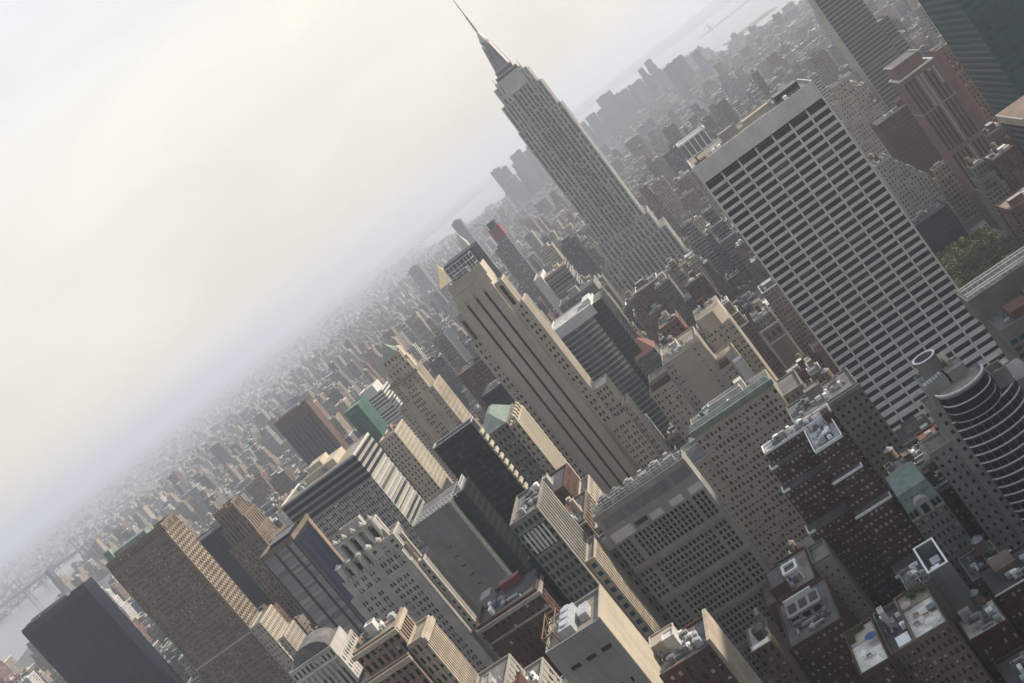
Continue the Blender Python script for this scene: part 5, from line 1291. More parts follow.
def rightside():
    T = Tower('railed_roof_block', 'teal-windowed block whose roof carries long white railings and a rusty plant room', 'office block', 90, 505, 'limedark', 'glasst', 'roofg', ref='the railed-roof block', indiv=False)
    T.tier(66, 124, 490, 528, 0, 62, {'N': (lambda L: even(15, L, .8), lambda Hh: even(15, Hh, .6, 0, 0, 5), .5, .4), 'E': None}, wall='limedark', parapet=1)
    T.tier(64, 122, 512, 530, 62, 74, None, wall='limedark', roof='roofd')
    def rail(b):
        for yy in (513.5, 517, 524, 528):
            b.box(65, 121, yy, yy+.35, 76, 76.5)
            for x in range(65, 121, 3): b.box(x, x+.2, yy+.05, yy+.25, 74.1, 76)
    T.one('railing', 'whitep', rail)
    T.one('plant_room', 'rust', lambda b: (b.box(74, 84, 494, 506, 62.1, 66), b.box(85, 97, 496, 508, 62.1, 67)))
    T.clutter(68, 100, 492, 510, 62, 8, seed=91, pent=False); T.done()
    T = Tower('overhung_roof_block', 'block at the right edge with a flat tan roof overhanging dark glass walls', 'office tower', 140, 510, 'dark', 'glassd', 'rust', indiv=False, ref='the overhanging tan roof block', spandrel='steel')
    T.tier(122, 168, 488, 519, 0, 134, {'N': grid(18, 36, .85, .7, .3), 'E': grid(12, 36, .85, .7, .3)}, wall='steel', parapet=0)
    T.one('roof_slab', 'tan', lambda b: b.box(120.5, 169, 486.5, 520.5, 134.1, 138)); T.one('roof_deck', 'pink', lambda b: b.box(121.5, 168, 487.5, 519.5, 138.01, 138.1)); T.done()
    T = Tower('teal_glass_tower', 'large dark teal glass tower cut off by the upper right corner', 'skyscraper', 180, 620, 'tealw', 'glasst', 'roofd', indiv=False, ref='the dark teal tower')
    T.tier(154.5, 230, 600, 665, 0, 214, {'N': grid(34, 52, .9, .62, .25, .2), 'E': grid(26, 52, .9, .62, .25, .2)}, wall='tealw'); T.done()
    T = Tower('striped_red_tower', 'reddish brick tower with dark vertical stripes under a flared crown with pale rim', 'office tower', 160, 815, 'warm', 'glass', 'roofg', indiv=True, ref='the reddish striped tower')
    T.tier(146.5, 172.5, 800, 828, 0, 130, {'N': strips(8, .55, .8, .5, .5, 0, 0, 1), 'E': strips(4, .3, .8, 1.5, 1.5, 0, 0, 34, .6, sd=.3)}, wall='warm', parapet=0)
    T.one('cornice', 'conc2', lambda b: b.ring(145.8, 173.2, 799.3, 828.7, 130, 131.2, 1.5)); T.one('cornice', 'conc', lambda b: b.ring(146.1, 172.9, 799.6, 828.4, 101, 101.7, .39))
    T.tier(148, 168, 802, 826, 130, 140.5, None, wall='warm', parapet=0); T.one('crown_rim', 'white', lambda b: b.ring(147.4, 168.6, 801.4, 826.6, 140.6, 141.4, .5)); T.done()
    T = Tower('striped_brick_block', 'second reddish striped tower half hidden between the first one and the dark teal tower', 'office tower', 203, 865, 'warm', 'glass', 'roofg', indiv=False, ref='the half-hidden reddish tower')
    T.tier(189, 212, 850, 880, 0, 124, {'N': strips(6, .5, .7, 2, 3, 0, 3, 34, .6, sd=.3), 'E': grid(9, 34, .4, .5, .4)}, wall='warm'); T.clutter(191,210,852,878,124,3,seed=7); T.done()
    T = Tower('pale_stepped_hotel', 'pale stone hotel with evenly punched windows and a stepped right edge', 'hotel', 112, 865, 'lime2', 'glass', 'roofg', ref='the pale punched-window hotel')
    st = [(108, 121, 80), (121, 126, 70), (126, 131, 62), (131, 136, 52)]
    for x0, x1, z in st: T.tier(x0+.005, x1, 850, 875, 0, z, {'N': grid(int((x1-x0)/2.4), int(z/3.6), .4, .5, .4), 'E': grid(8, int(z/3.6), .4, .5, .4) if x0 == 108 else None}, wall='lime2')
    T.clutter(109,120,852,874,80,3,tank=True,seed=17); T.done()
    T = Tower('navy_office_block', 'dark blue block with a cluttered roof standing behind the park trees', 'office block', 113, 810, 'navy', 'glassn', 'roofd', indiv=False, ref='the dark blue block by the park')
    T.tier(99, 127, 800, 826, 0, 38, {'N': grid(12, 10, .85, .7, .2), 'E': grid(9, 10, .85, .7, .2)}); T.clutter(100,126,801,825,38,9,seed=19); T.done()
    T = Tower('dark_brick_slab', 'big dark brick slab rising between the pale punched-window hotel and the reddish striped tower', 'office block', 160, 930, 'steel', 'glassd', 'roofd', indiv=False, ref='the big dark brick slab')
    T.tier(136, 186, 920, 950, 0, 92, {'N': grid(22, 25, .5, .5, .3), 'E': grid(12, 25, .5, .5, .3)}, wall='maroon'); T.clutter(140,180,922,948,92,5,seed=23); T.done()
    T = Tower('stepped_tan_tower', 'tan stone tower stepping up like a ziggurat above the pale punched-window hotel', 'office tower', 140, 1010, 'tan2', 'glass', 'rooft', indiv=False, ref='the tan ziggurat tower')
    for x0, x1, y0, y1, z0, z1 in ((118,172,1000,1040,0,72),(124,166,1004,1038,72,92),(131,158,1008,1034,92,112),(137,152,1012,1030,112,126)): T.tier(x0, x1, y0, y1, z0, z1, {'N': grid(int((x1-x0)/2.6), max(2,int((z1-z0)/3.8)), .42, .5, .4), 'E': grid(int((y1-y0)/2.8), max(2,int((z1-z0)/3.8)), .42, .5, .4)}, wall='tan2')
    T.done()
    T = Tower('ribbed_office_slab', 'blue-grey slab of fine horizontal lines with a tan side wall, cut by top edge', 'skyscraper', 178, 1015, 'steel', 'glassd', 'roofg', indiv=False, ref='the finely lined slab at the top edge', spandrel='limedark')
    T.tier(164, 196, 1000, 1030, 0, 214, {'N': (lambda L: [(0, L)], lambda Hh: even(56, Hh, .55), .4, .4), 'E': None}, wall='tan'); T.tier(196.01, 206, 1000, 1030, 0, 150, {'N': (lambda L: [(0, L)], lambda Hh: even(40, Hh, .55), .4, .4)}, wall='greenw'); T.done()
    T = Tower('finned_roof_block', 'block topped by a white-rimmed plant screen with pale fins behind the pale gridded slab', 'office block', 10, 815, 'steel', 'glassn', 'roofw', indiv=False, ref='the pale-finned block')
    T.tier(-2, 22.5, 800, 826, 0, 175, {'N': grid(10, 44, .8, .6, .3), 'E': grid(9, 44, .8, .6, .3)}, parapet=0)
    T.tier(-.5, 21.8, 801, 825, 175, 186, None, wall='steel', parapet=0); T.one('roof_screen', 'whitep', lambda b: b.ring(-1.2, 22.4, 800.4, 825.6, 186.1, 187.4, .6))
    for i in range(5): T.one('fin', 'whitep', lambda b: b.box(3+i*4.3, 3.7+i*4.3, 800.2, 800.98, 175.2, 186))
    T.done()
    for x, y, w, z, wm, lab, ref in (
        (166, 2500, 34, 100, 'steel', 'dark hazy tower beyond the pale gridded slab, taller of the pair there', 'the taller hazy pair tower'), (200, 2520, 26, 84, 'limedark', 'lower of the two hazy towers beyond the pale gridded slab', None),
        (78, 1800, 16, 115, 'brown', 'small brown stepped tower left of the hazy pair beyond the pale gridded slab', 'the small brown stepped tower')):
        T = Tower('distant_tower', lab, 'tower', x, y, wm, 'glass', 'roofg', indiv=False, ref=ref)
        T.tier(x-w/2, x+w/2, y, y+w, 0, z*.8, {'N': grid(int(w/3), int(z/5), .5, .5, .3)}); T.tier(x-w*.33, x+w*.3, y+2, y+w*.8, z*.8, z, None); T.done()
    # viewpoint tower, and unseen ones added behind it to block northern sky
    for x0, x1, y0, y1, z, wm, lab in ((-95, 62, -34, -1.2, 257, 'lime', 'the tall limestone slab directly under and behind the viewpoint'),
            (70, 140, -190, -110, 190, 'conc', 'unseen concrete tower added behind the viewpoint, nearest the avenue row'), (-330, -230, -160, -90, 180, 'steel', 'unseen steel clad tower added behind the viewpoint, nearest the limestone slab'),
            (-170, -60, -330, -260, 200, 'lime2', 'unseen pale limestone tower added farthest behind the viewpoint'), (150, 230, -120, -30, 195, 'lime', 'unseen limestone avenue slab added behind the viewpoint'), (-560, -430, -260, -190, 200, 'brown', 'unseen brown brick tower added behind the viewpoint')):
        T = Tower('unseen_tower', lab, 'office tower', (x0+x1)/2, (y0+y1)/2, wm, 'glassd', 'roofg', indiv=False)
        T.tier(x0, x1, y0, y1, 0, z, {'S': strips(int((x1-x0)/4), .45, .6, 1, 1, 0, 5)}, parapet=.8); T.done()
    # unseen avenue row, made taller to shade the lower right corner
    for i, (y0, y1, z, wm) in enumerate(((40,95,215,'conc'), (110,176,238,'lime2'), (186,262,236,'lime'), (272,345,238,'lime2'), (355,424,236,'lime'))):
        T = Tower('unseen_avenue_slab', ['first','second','third','fourth','fifth'][i]+' slab of the unseen tall avenue row right of the round-fronted hotel', 'office tower', 186, (y0+y1)/2, wm, 'glassd', 'roofg', indiv=False)
        T.tier(146, 226, y0, y1, 0, z, {'E': strips(18, .5, .8, .5, .5, 0, 6), 'N': strips(26, .5, .8, .5, .5, 0, 6)}); T.done()
rightside()
# ------------------------------------------------------------------ the setting
def east_x(y): return float(np.interp(y, [0,900,2642,4100,4600,5450,5867,7137], [-1400,-1450,-2219,-2960,-2760,-2000,-1555,-526]))
def west_x(y): return float(np.interp(y, [0,1000,2874,4500,5300,6500,7137], [1900,1900,1265,556,420,100,-350]))

def ground_mat():
    m, nt, b = new_mat('ground')
    g = N(nt, 'NewGeometry')
    n1 = N(nt, 'TexNoise', Scale=0.011, Detail=8.0, Roughness=0.75); nt.links.new(g.outputs['Position'], n1.inputs['Vector'])
    n2 = N(nt, 'TexNoise', Scale=0.0016, Detail=4.0); nt.links.new(g.outputs['Position'], n2.inputs['Vector'])
    r = N(nt, 'ValToRGB'); els = r.color_ramp.elements
    els[0].position = 0.35; els[0].color = (0.045,0.045,0.047,1); els[1].position = 0.72; els[1].color = (0.20,0.185,0.165,1)
    e = els.new(0.5); e.color = (0.085,0.083,0.08,1)
    nt.links.new(n1.outputs['Fac'], r.inputs['Fac'])
    gr = N(nt, 'ValToRGB'); gr.color_ramp.elements[0].position = 0.50; gr.color_ramp.elements[0].color = (0,0,0,1); gr.color_ramp.elements[1].position = 0.62; gr.color_ramp.elements[1].color = (1,1,1,1)
    nt.links.new(n2.outputs['Fac'], gr.inputs['Fac'])
    mx = N(nt, 'Mix'); mx.data_type = 'RGBA'; mx.inputs[7].default_value = (0.05,0.07,0.035,1)
    ln = N(nt, 'VectorMath', operation='LENGTH'); nt.links.new(g.outputs['Position'], ln.inputs[0])
    far = N(nt, 'MapRange'); far.inputs['From Min'].default_value = 3500; far.inputs['From Max'].default_value = 6000; far.inputs['To Max'].default_value = 0.7
    nt.links.new(ln.outputs['Value'], far.inputs['Value'])
    mu = N(nt, 'Math', operation='MULTIPLY'); nt.links.new(gr.outputs['Color'], mu.inputs[0]); nt.links.new(far.outputs[0], mu.inputs[1])
    nt.links.new(mu.outputs[0], mx.inputs['Factor']); nt.links.new(r.outputs['Color'], mx.inputs[6])
    nt.links.new(mx.outputs[2], b.inputs['Base Color']); b.inputs['Roughness'].default_value = 0.95
    return m
b = MB(); b.face([(-30000,-850,0),(14000,-850,0),(14000,31000,0),(-30000,31000,0)])
tag(b.build('ground', ground_mat()), 'dark asphalt and built-up ground of the city reaching the horizon', 'ground', kind='structure')

def water_mat():
    m, nt, b = new_mat('water')
    g = N(nt, 'NewGeometry'); n = N(nt, 'TexNoise', Scale=0.02, Detail=6.0); nt.links.new(g.outputs['Position'], n.inputs['Vector'])
    bp = N(nt, 'Bump'); bp.inputs['Strength'].default_value = 0.12; bp.inputs['Distance'].default_value = 2.0
    nt.links.new(n.outputs['Fac'], bp.inputs['Height']); nt.links.new(bp.outputs[0], b.inputs['Normal'])
    b.inputs['Base Color'].default_value = (0.10,0.115,0.12,1); b.inputs['Roughness'].default_value = 0.16; b.inputs['IOR'].default_value = 1.33
    return m
WM = water_mat()
ys = [900,1500,2000,2642,3200,3700,4100,4600,5000,5450,5867,6500,7137]
off = [620,640,680,700,720,640,600,720,800,760,640,650,760]
b = MB()
L = [(east_x(y), y) for y in ys]
Rr = [(east_x(y)-o*(1 if y < 4600 else .8), y+(0 if y < 4300 else o*.55)) for y, o in zip(ys, off)]
for k in range(len(ys)-1): b.face([(L[k][0],L[k][1],.35),(L[k+1][0],L[k+1][1],.35),(Rr[k+1][0],Rr[k+1][1],.35),(Rr[k][0],Rr[k][1],.35)])
tag(b.build('river_water', WM), 'pale grey river seen at the far left beyond the towers', 'river', kind='structure')
b = MB()
b.face([(west_x(y), y, .36) for y in (1000,2000,2874,3700,4500,5300,6500,7137)] + [(-526,7138,.36),(-1130,7560,.36),(-1750,8200,.36),(-2100,9000,.36),(-2600,10500,.36),(-3100,12500,.36),(-2600,15500,.36),(-600,15200,.36),(900,14300,.36),(2600,12500,.36),(3000,9500,.36),(2300,7600,.36),(2100,5600,.36),(2500,3600,.36),(3300,1000,.36)])
tag(b.build('harbour_water', WM), 'bright hazy harbour water at the top right', 'harbour', kind='structure')

hillm = plain_mat('hill', (0.075,0.085,0.055), 0.95, var=0.3, scale=0.002)
def hill(x0, x1, y0, y1, h, seed):
    r = random.Random(seed); b = MB(); n = 26
    prof = [h*(.45+.55*math.sin(math.pi*(k+.5)/n))*(.75+.5*r.random()) for k in range(n+1)]; prof[0] = prof[-1] = 1
    for k in range(n):
        a, c = x0+(x1-x0)*k/n, x0+(x1-x0)*(k+1)/n; ym = (y0+y1)/2
        b.face([(a,y0,.4),(c,y0,.4),(c,ym,prof[k+1]),(a,ym,prof[k])]); b.face([(a,ym,prof[k]),(c,ym,prof[k+1]),(c,y1,.4),(a,y1,.4)])
    return b.build('hills', hillm)
tag(hill(-9000,-2700,16500,19000,55,1), 'low hazy land on the horizon left of the harbour', 'hills', kind='structure')
tag(hill(-2300,5200,15600,19500,105,2), 'low hazy hills beyond the harbour', 'hills', kind='structure')
tag(hill(470,760,5500,5900,7,3), 'dark flat pier-like spit in the bright harbour', 'island', kind='structure')
tag(hill(650,1500,9250,9700,9,4), 'low dark island in the harbour carrying a tiny statue', 'island', kind='structure')
t = thing('island_statue', 'tiny statue on a tall pedestal, a speck on an island in the bright harbour', 'statue', (760, 9450, 8))
b = MB(); b.prism([(745,9435),(775,9435),(775,9465),(745,9465)], 8, 40, 0, [(752,9442),(768,9442),(768,9458),(752,9458)]); b.build('pedestal', M['lime'], t, (760,9450,8))
b = MB(); b.cyl(760,9450,40,66,6,3.6,8); b.cyl(760,9450,66,72,2.6,2.2,8); b.bar((763,9450,62),(767,9450,82),2); b.build('figure', M['copper'], t, (760,9450,8))

# blocks of pavement with kerbs between the streets
AV = [-1640,-1430,-1215,-1000,-805,-662,-510,-342,-187,123,400,680]
pm = plain_mat('pavement', (0.20,0.195,0.185), 0.9, var=0.2, scale=0.2)
b = MB()
for k in range(0, 34):
    y0, y1 = 80.5*k-30+9, 80.5*(k+1)-30-9
    for a, c in zip(AV[:-1], AV[1:]):
        if a+14 < east_x(y0)+40: continue
        b.box(a+14, c-14, y0, y1, -.5, .15)
tag(b.build('pavement', pm), 'grey city block pavements with kerbs between the streets', 'pavement', kind='structure')
lm = plain_mat('road paint', (0.75,0.74,0.68), 0.8)
b = MB()
for a in AV[4:10]:
    for y in np.arange(150, 1500, 9.0):
        for o in (-4.5, 0, 4.5): b.face([(a+o-.1,y,.008),(a+o+.1,y,.008),(a+o+.1,y+3,.008),(a+o-.1,y+3,.008)])
tag(b.build('road_markings', lm), 'white lane dashes on the avenues', 'road markings', kind='structure')

# ------------------------------------------------------------------ the lesser buildings
def city_mat():
    m, nt, b = new_mat('city facade')
    wc = N(nt, 'Attribute'); wc.attribute_name = 'wallcol'
    fp = N(nt, 'Attribute'); fp.attribute_name = 'fparm'
    sp = N(nt, 'SeparateXYZ'); nt.links.new(fp.outputs['Vector'], sp.inputs[0])
    g = N(nt, 'NewGeometry')
    P = N(nt, 'SeparateXYZ'); nt.links.new(g.outputs['Position'], P.inputs[0])
    Nn = N(nt, 'SeparateXYZ'); nt.links.new(g.outputs['True Normal'], Nn.inputs[0])
    def math_(op, a, c=None, d=None):
        n = N(nt, 'Math', operation=op)
        for i, v in enumerate((a, c, d)):
            if v is None: continue
            if isinstance(v, (int, float)): n.inputs[i].default_value = v
            else: nt.links.new(v, n.inputs[i])
        return n.outputs[0]
    ax = math_('GREATER_THAN', math_('ABSOLUTE', Nn.outputs[0]), .5)
    u = math_('ADD', math_('MULTIPLY', P.outputs[1], ax), math_('MULTIPLY', P.outputs[0], math_('SUBTRACT', 1, ax)))
    cu = math_('DIVIDE', u, sp.outputs[0]); cv = math_('DIVIDE', P.outputs[2], sp.outputs[1])
    mu = math_('LESS_THAN', math_('ABSOLUTE', math_('SUBTRACT', math_('FRACT', cu), .5)), math_('MULTIPLY', sp.outputs[2], .5))
    mv = math_('LESS_THAN', math_('ABSOLUTE', math_('SUBTRACT', math_('FRACT', cv), .5)), .26)
    side = math_('LESS_THAN', math_('ABSOLUTE', Nn.outputs[2]), .5)
    on = math_('GREATER_THAN', sp.outputs[2], .01)
    mask = math_('MULTIPLY', math_('MULTIPLY', mu, mv), math_('MULTIPLY', side, on))
    cb = N(nt, 'CombineXYZ'); nt.links.new(math_('FLOOR', cu), cb.inputs[0]); nt.links.new(math_('FLOOR', cv), cb.inputs[1]); nt.links.new(ax, cb.inputs[2])
    wn = N(nt, 'TexWhiteNoise'); nt.links.new(cb.outputs[0], wn.inputs['Vector'])
    wr = N(nt, 'ValToRGB'); wr.color_ramp.elements[0].color = (.012,.013,.016,1); wr.color_ramp.elements[0].position = .5; wr.color_ramp.elements[1].color = (.16,.16,.15,1)
    nt.links.new(wn.outputs['Value'], wr.inputs['Fac'])
    n1 = N(nt, 'TexNoise', Scale=.16, Detail=5.0); nt.links.new(g.outputs['Position'], n1.inputs['Vector'])
    k = N(nt, 'MapRange'); k.inputs['From Min'].default_value = .3; k.inputs['From Max'].default_value = .7; k.inputs['To Min'].default_value = .7; k.inputs['To Max'].default_value = 1.3
    nt.links.new(n1.outputs['Fac'], k.inputs['Value'])
    sc = N(nt, 'VectorMath', operation='SCALE'); nt.links.new(wc.outputs['Color'], sc.inputs[0]); nt.links.new(k.outputs[0], sc.inputs['Scale'])
    mx = N(nt, 'Mix'); mx.data_type = 'RGBA'
    nt.links.new(mask, mx.inputs['Factor']); nt.links.new(sc.outputs[0], mx.inputs[6]); nt.links.new(wr.outputs['Color'], mx.inputs[7])
    nt.links.new(mx.outputs[2], b.inputs['Base Color'])
    nt.links.new(math_('SUBTRACT', .95, math_('MULTIPLY', mask, .7)), b.inputs['Roughness'])
    return m
CITY = city_mat()

class CM:
    def __init__(self): self.v = []; self.f = []; self.c = []; self.p = []
    def poly(self, pts, col, par):
        b = len(self.v); self.v += pts; self.f.append(tuple(range(b, b+len(pts)))); self.c.append(col); self.p.append(par)
    def box(self, x0, x1, y0, y1, z0, z1, col, par=(3,3.5,0), top=None, bottom=False):
        b = len(self.v)
        self.v += [(x0,y0,z0),(x1,y0,z0),(x1,y1,z0),(x0,y1,z0),(x0,y0,z1),(x1,y0,z1),(x1,y1,z1),(x0,y1,z1)]
        self.f += [(b+4,b+5,b+6,b+7),(b,b+1,b+5,b+4),(b+1,b+2,b+6,b+5),(b+2,b+3,b+7,b+6),(b+3,b,b+4,b+7)]
        self.c += [top or col]+[col]*4; self.p += [(3,3.5,0)]+[par]*4
    def ring(self, x0, x1, y0, y1, z0, z1, t, col):
        b = len(self.v)
        for z in (z0, z1): self.v += [(x0,y0,z),(x1,y0,z),(x1,y1,z),(x0,y1,z),(x0+t,y0+t,z),(x1-t,y0+t,z),(x1-t,y1-t,z),(x0+t,y1-t,z)]
        for i in range(4):
            j = (i+1) % 4
            self.f += [(b+i,b+j,b+8+j,b+8+i), (b+4+j,b+4+i,b+12+i,b+12+j), (b+8+i,b+8+j,b+12+j,b+12+i)]
            self.c += [col]*3; self.p += [(3,3.5,0)]*3
    def cyl(self, x, y, z0, z1, r0, r1, col, n=8):
        b = len(self.v); a = [2*math.pi*i/n for i in range(n)]
        self.v += [(x+r0*math.cos(t), y+r0*math.sin(t), z0) for t in a]+[(x+r1*math.cos(t), y+r1*math.sin(t), z1) for t in a]
        self.f.append(tuple(b+n+i for i in range(n)))
        for i in range(n): j = (i+1)%n; self.f.append((b+i,b+j,b+n+j,b+n+i))
        self.c += [col]*(n+1); self.p += [(3,3.5,0)]*(n+1)
    def build(self, name, parent=None, o=(0,0,0)):
        me = bpy.data.meshes.new(name)
        me.from_pydata([(x-o[0],y-o[1],z-o[2]) for x,y,z in self.v], [], self.f)
        me.materials.append(CITY)
        a = me.attributes.new('wallcol', 'FLOAT_COLOR', 'FACE'); a.data.foreach_set('color', [q for c in self.c for q in (*c, 1.0)])
        a = me.attributes.new('fparm', 'FLOAT_VECTOR', 'FACE'); a.data.foreach_set('vector', [q for c in self.p for q in c])
        me.update()
        ob = bpy.data.objects.new(name, me); C.objects.link(ob)
        if parent is not None: ob.parent = parent
        else: ob.location = o
        return ob

WALLS = [('tan',(.36,.30,.225)),('buff',(.42,.345,.25)),('grey',(.27,.26,.245)),('pale',(.42,.41,.39)),('brown',(.20,.145,.105)),('reddish',(.25,.13,.095)),('dark red',(.13,.065,.05)),('sandy',(.44,.35,.26)),('cream',(.50,.45,.37)),('dark grey',(.13,.13,.135)),('bluish',(.12,.14,.17)),('white',(.60,.59,.56)),('pinkish',(.36,.26,.20))]
ROOFS = [('grey',(.14,.138,.132)),('dark',(.065,.064,.064)),('silver',(.36,.36,.36)),('white',(.58,.57,.55)),('tan',(.27,.23,.18)),('black',(.04,.04,.042))]
rc = random.Random(11)

def spec(x0, x1, y0, y1, z):
    wi = rc.choices(range(len(WALLS)), [14,10,12,7,12,9,7,7,5,7,4,4,7])[0]; ri = rc.choices(range(len(ROOFS)), [10,11,5,3,4,8])[0]
    k = rc.uniform(.42,.75)
    s = dict(x0=x0,x1=x1,y0=y0,y1=y1,z=z,wn=WALLS[wi][0],w=tuple(q*k for q in WALLS[wi][1]),rn=ROOFS[ri][0],r=ROOFS[ri][1],seed=rc.random(),
             par=(rc.uniform(2.4,4.0), rc.uniform(3.2,3.9), rc.choice((.36,.42,.5,.55,.6,.85,1.0))), tiers=[], tank=False, pent=True)
    if z > 45 and rc.random() < .5:
        n = rc.choice((1,2,2)); zz = z; q = 1.0
        base = z*rc.uniform(.55,.8); s['tiers'] = []; a, c, e, f = x0, x1, y0, y1
        for i in range(n):
            ix, iy = (c-a)*rc.uniform(.06,.16), (f-e)*rc.uniform(.06,.16); a, c, e, f = a+ix, c-ix, e+iy, f-iy
            s['tiers'].append((a,c,e,f, base+(z-base)*(i+1)/n))
        s['zb'] = base
    else: s['zb'] = z
    s['tank'] = rc.random() < .3 and z < 75
    return s

def emit(s, get, detail=2):
    r = random.Random(s['seed'])
    wb = get('wall')
    wb.box(s['x0'],s['x1'],s['y0'],s['y1'],0,s['zb'],s['w'],s['par'],s['r'])
    tx = (s['x0'],s['x1'],s['y0'],s['y1'],s['zb']); pz = s['zb']
    for a,c,e,f,zt in s['tiers']:
        wb.box(a,c,e,f,pz+.01,zt,s['w'],s['par'],s['r']); tx = (a,c,e,f,zt); pz = zt
    a,c,e,f,z = tx; w, d = c-a, f-e
    if detail >= 1:
        pc = tuple(min(.8,q*1.15) for q in s['w']) if r.random() < .8 else (.62,.6,.57)
        for (q0,q1,q2,q3,qz) in ([(s['x0'],s['x1'],s['y0'],s['y1'],s['zb'])]+[t_ for t_ in s['tiers']]):
            h = 1.0; t = .55
            get(('parapet',qz)).ring(q0,q1,q2,q3,qz+.01,qz+h,t,pc)
    bw, bd = w*r.uniform(.2,.45), d*r.uniform(.2,.45); bx, by = a+1+(w-bw-2)*r.random(), e+1+(d-bd-2)*r.random(); bh = r.uniform(3,6.5)
    get('bulkhead').box(bx,bx+bw,by,by+bd,z+.02,z+bh,s['w'] if r.random()<.6 else (.33,.31,.28),(3,3.5,0),r.choice([q[1] for q in ROOFS]))
    if detail >= 1:
        for i in range(r.randint(2, 7 if detail > 1 else 4)):
            q, t = r.uniform(1.5,4.5), r.uniform(1.5,3.5); px, py = a+.8+(w-q-1.6)*r.random(), e+.8+(d-t-1.6)*r.random()
            cl = r.choice(((.5,.5,.5),(.25,.25,.25),(.6,.59,.57),(.12,.12,.12),(.4,.37,.33)))
            get(('air_handler',i)).box(px,px+q,py,py+t,z+.02,z+r.uniform(1,2.8),cl)
        if s['tank']:
            px, py = a+w*r.uniform(.15,.85), e+d*r.uniform(.5,.85); k = r.uniform(.8,1.1)
            t = get('water_tank'); t.box(px-1.5*k,px+1.5*k,py-1.5*k,py+1.5*k,z+.02,z+3*k,(.06,.05,.045)); t.cyl(px,py,z+3*k,z+6.8*k,2*k,1.9*k,(.16,.11,.075)); t.cyl(px,py,z+6.81*k,z+8.2*k,2.15*k,.1,(.13,.12,.11))

def hit_foot(x0, x1, y0, y1, m=1.5):
    for a,c,e,f in FOOT:
        if x0 < c+m and x1 > a-m and y0 < f+m and y1 > e-m: return True
    return False

# coarse depth picture used only to judge which buildings show and which would cover a named tower
GW, GH = 512, 342
def hull(p):
    p = sorted(set(map(tuple, p)))
    def half(q):
        h = []
        for a in q:
            while len(h) > 1 and (h[-1][0]-h[-2][0])*(a[1]-h[-2][1])-(h[-1][1]-h[-2][1])*(a[0]-h[-2][0]) <= 0: h.pop()
            h.append(a)
        return h[:-1]
    return half(p)+half(p[::-1])
YY, XX = np.mgrid[0:GH, 0:GW]
def raster(x0, x1, y0, y1, z0, z1):
    P = np.array([(x,y,z) for x in (x0,x1) for y in (y0,y1) for z in (z0,z1)], float)
    px, py, zz = project(P)
    if zz.min() < 5: return None
    px, py = px/2, py/2
    ix0, ix1, iy0, iy1 = max(0,int(px.min())), min(GW-1,int(px.max())+1), max(0,int(py.min())), min(GH-1,int(py.max())+1)
    if ix0 > ix1 or iy0 > iy1: return None
    h = hull(np.round(np.c_[px,py], 3))
    gx, gy = XX[iy0:iy1+1, ix0:ix1+1]+.5, YY[iy0:iy1+1, ix0:ix1+1]+.5
    m = np.ones(gx.shape, bool)
    for i in range(len(h)):
        a, c = h[i], h[(i+1)%len(h)]
        m &= (c[0]-a[0])*(gy-a[1])-(c[1]-a[1])*(gx-a[0]) >= 0
    return (slice(iy0,iy1+1), slice(ix0,ix1+1)), m, float(np.hypot(P[:,0].mean(), P[:,1].mean()))

prot = np.full((GH,GW), 0.0)          # distance of the protected (upper) part of a named tower, 0 where none
near = np.full((GH,GW), 1e9)
FREE = {'gridded_office_slab': .04, 'stepped_skyscraper': .09, 'round_fronted_hotel': .15, 'maroon_brick_hotel': .3, 'striped_stone_tower': .33, 'concrete_office_block': .3, 'green_cornice_building': .3, 'brown_brick_tower': .4, 'black_glass_tower': .35, 'navy_office_block': .3, 'pale_stepped_hotel': .4, 'curved_glass_tower': .3, 'stone_wing_building': .35, 'red_brown_tower': .35}
order_ = sorted(OCC, key=lambda q: -math.hypot((q[0]+q[1])/2, (q[2]+q[3])/2))
for x0,x1,y0,y1,z0,z1,T in order_:
    fr = FREE.get(T.root.name.split('.')[0], .5)
    zf = max(z0, T.top*fr)
    a = raster(x0,x1,y0,y1,z0,z1)
    if a is None: continue
    (s, m, d) = a
    prot[s][m] = 0; near[s][m] = np.minimum(near[s][m], d)
    if zf < z1:
        a = raster(x0,x1,y0,y1,zf,z1)
        if a: prot[a[0]][a[1]] = d

a = raster(58,136,694,794,0,10)
if a:
    q = a[1] & (near[a[0]] > a[2]); prot[a[0]][q] = a[2]

def place(x0, x1, y0, y1, z, zmin=14):
    """lower a building until it covers no named tower that the view needs; None if it never fits"""
    for _ in range(6):
        a = raster(x0,x1,y0,y1,0,z)
        if a is None: return None
        s, m, d = a
        bad = (m & (prot[s] > d)).sum()
        if bad <= 2+.02*m.sum(): return z
        z *= .78
        if z < zmin: return None
    return None

cands = []
def add(x0, x1, y0, y1, z, zmin=14):
    if hit_foot(x0,x1,y0,y1): return
    px, py, zz = project(np.array([[(x0+x1)/2,(y0+y1)/2,z]]))
    if zz[0] < 10 or not (-40 < px[0] < W+40 and -40 < py[0] < H+60): return
    z = place(x0,x1,y0,y1,z,zmin)
    if z: cands.append(spec(x0,x1,y0,y1,z))

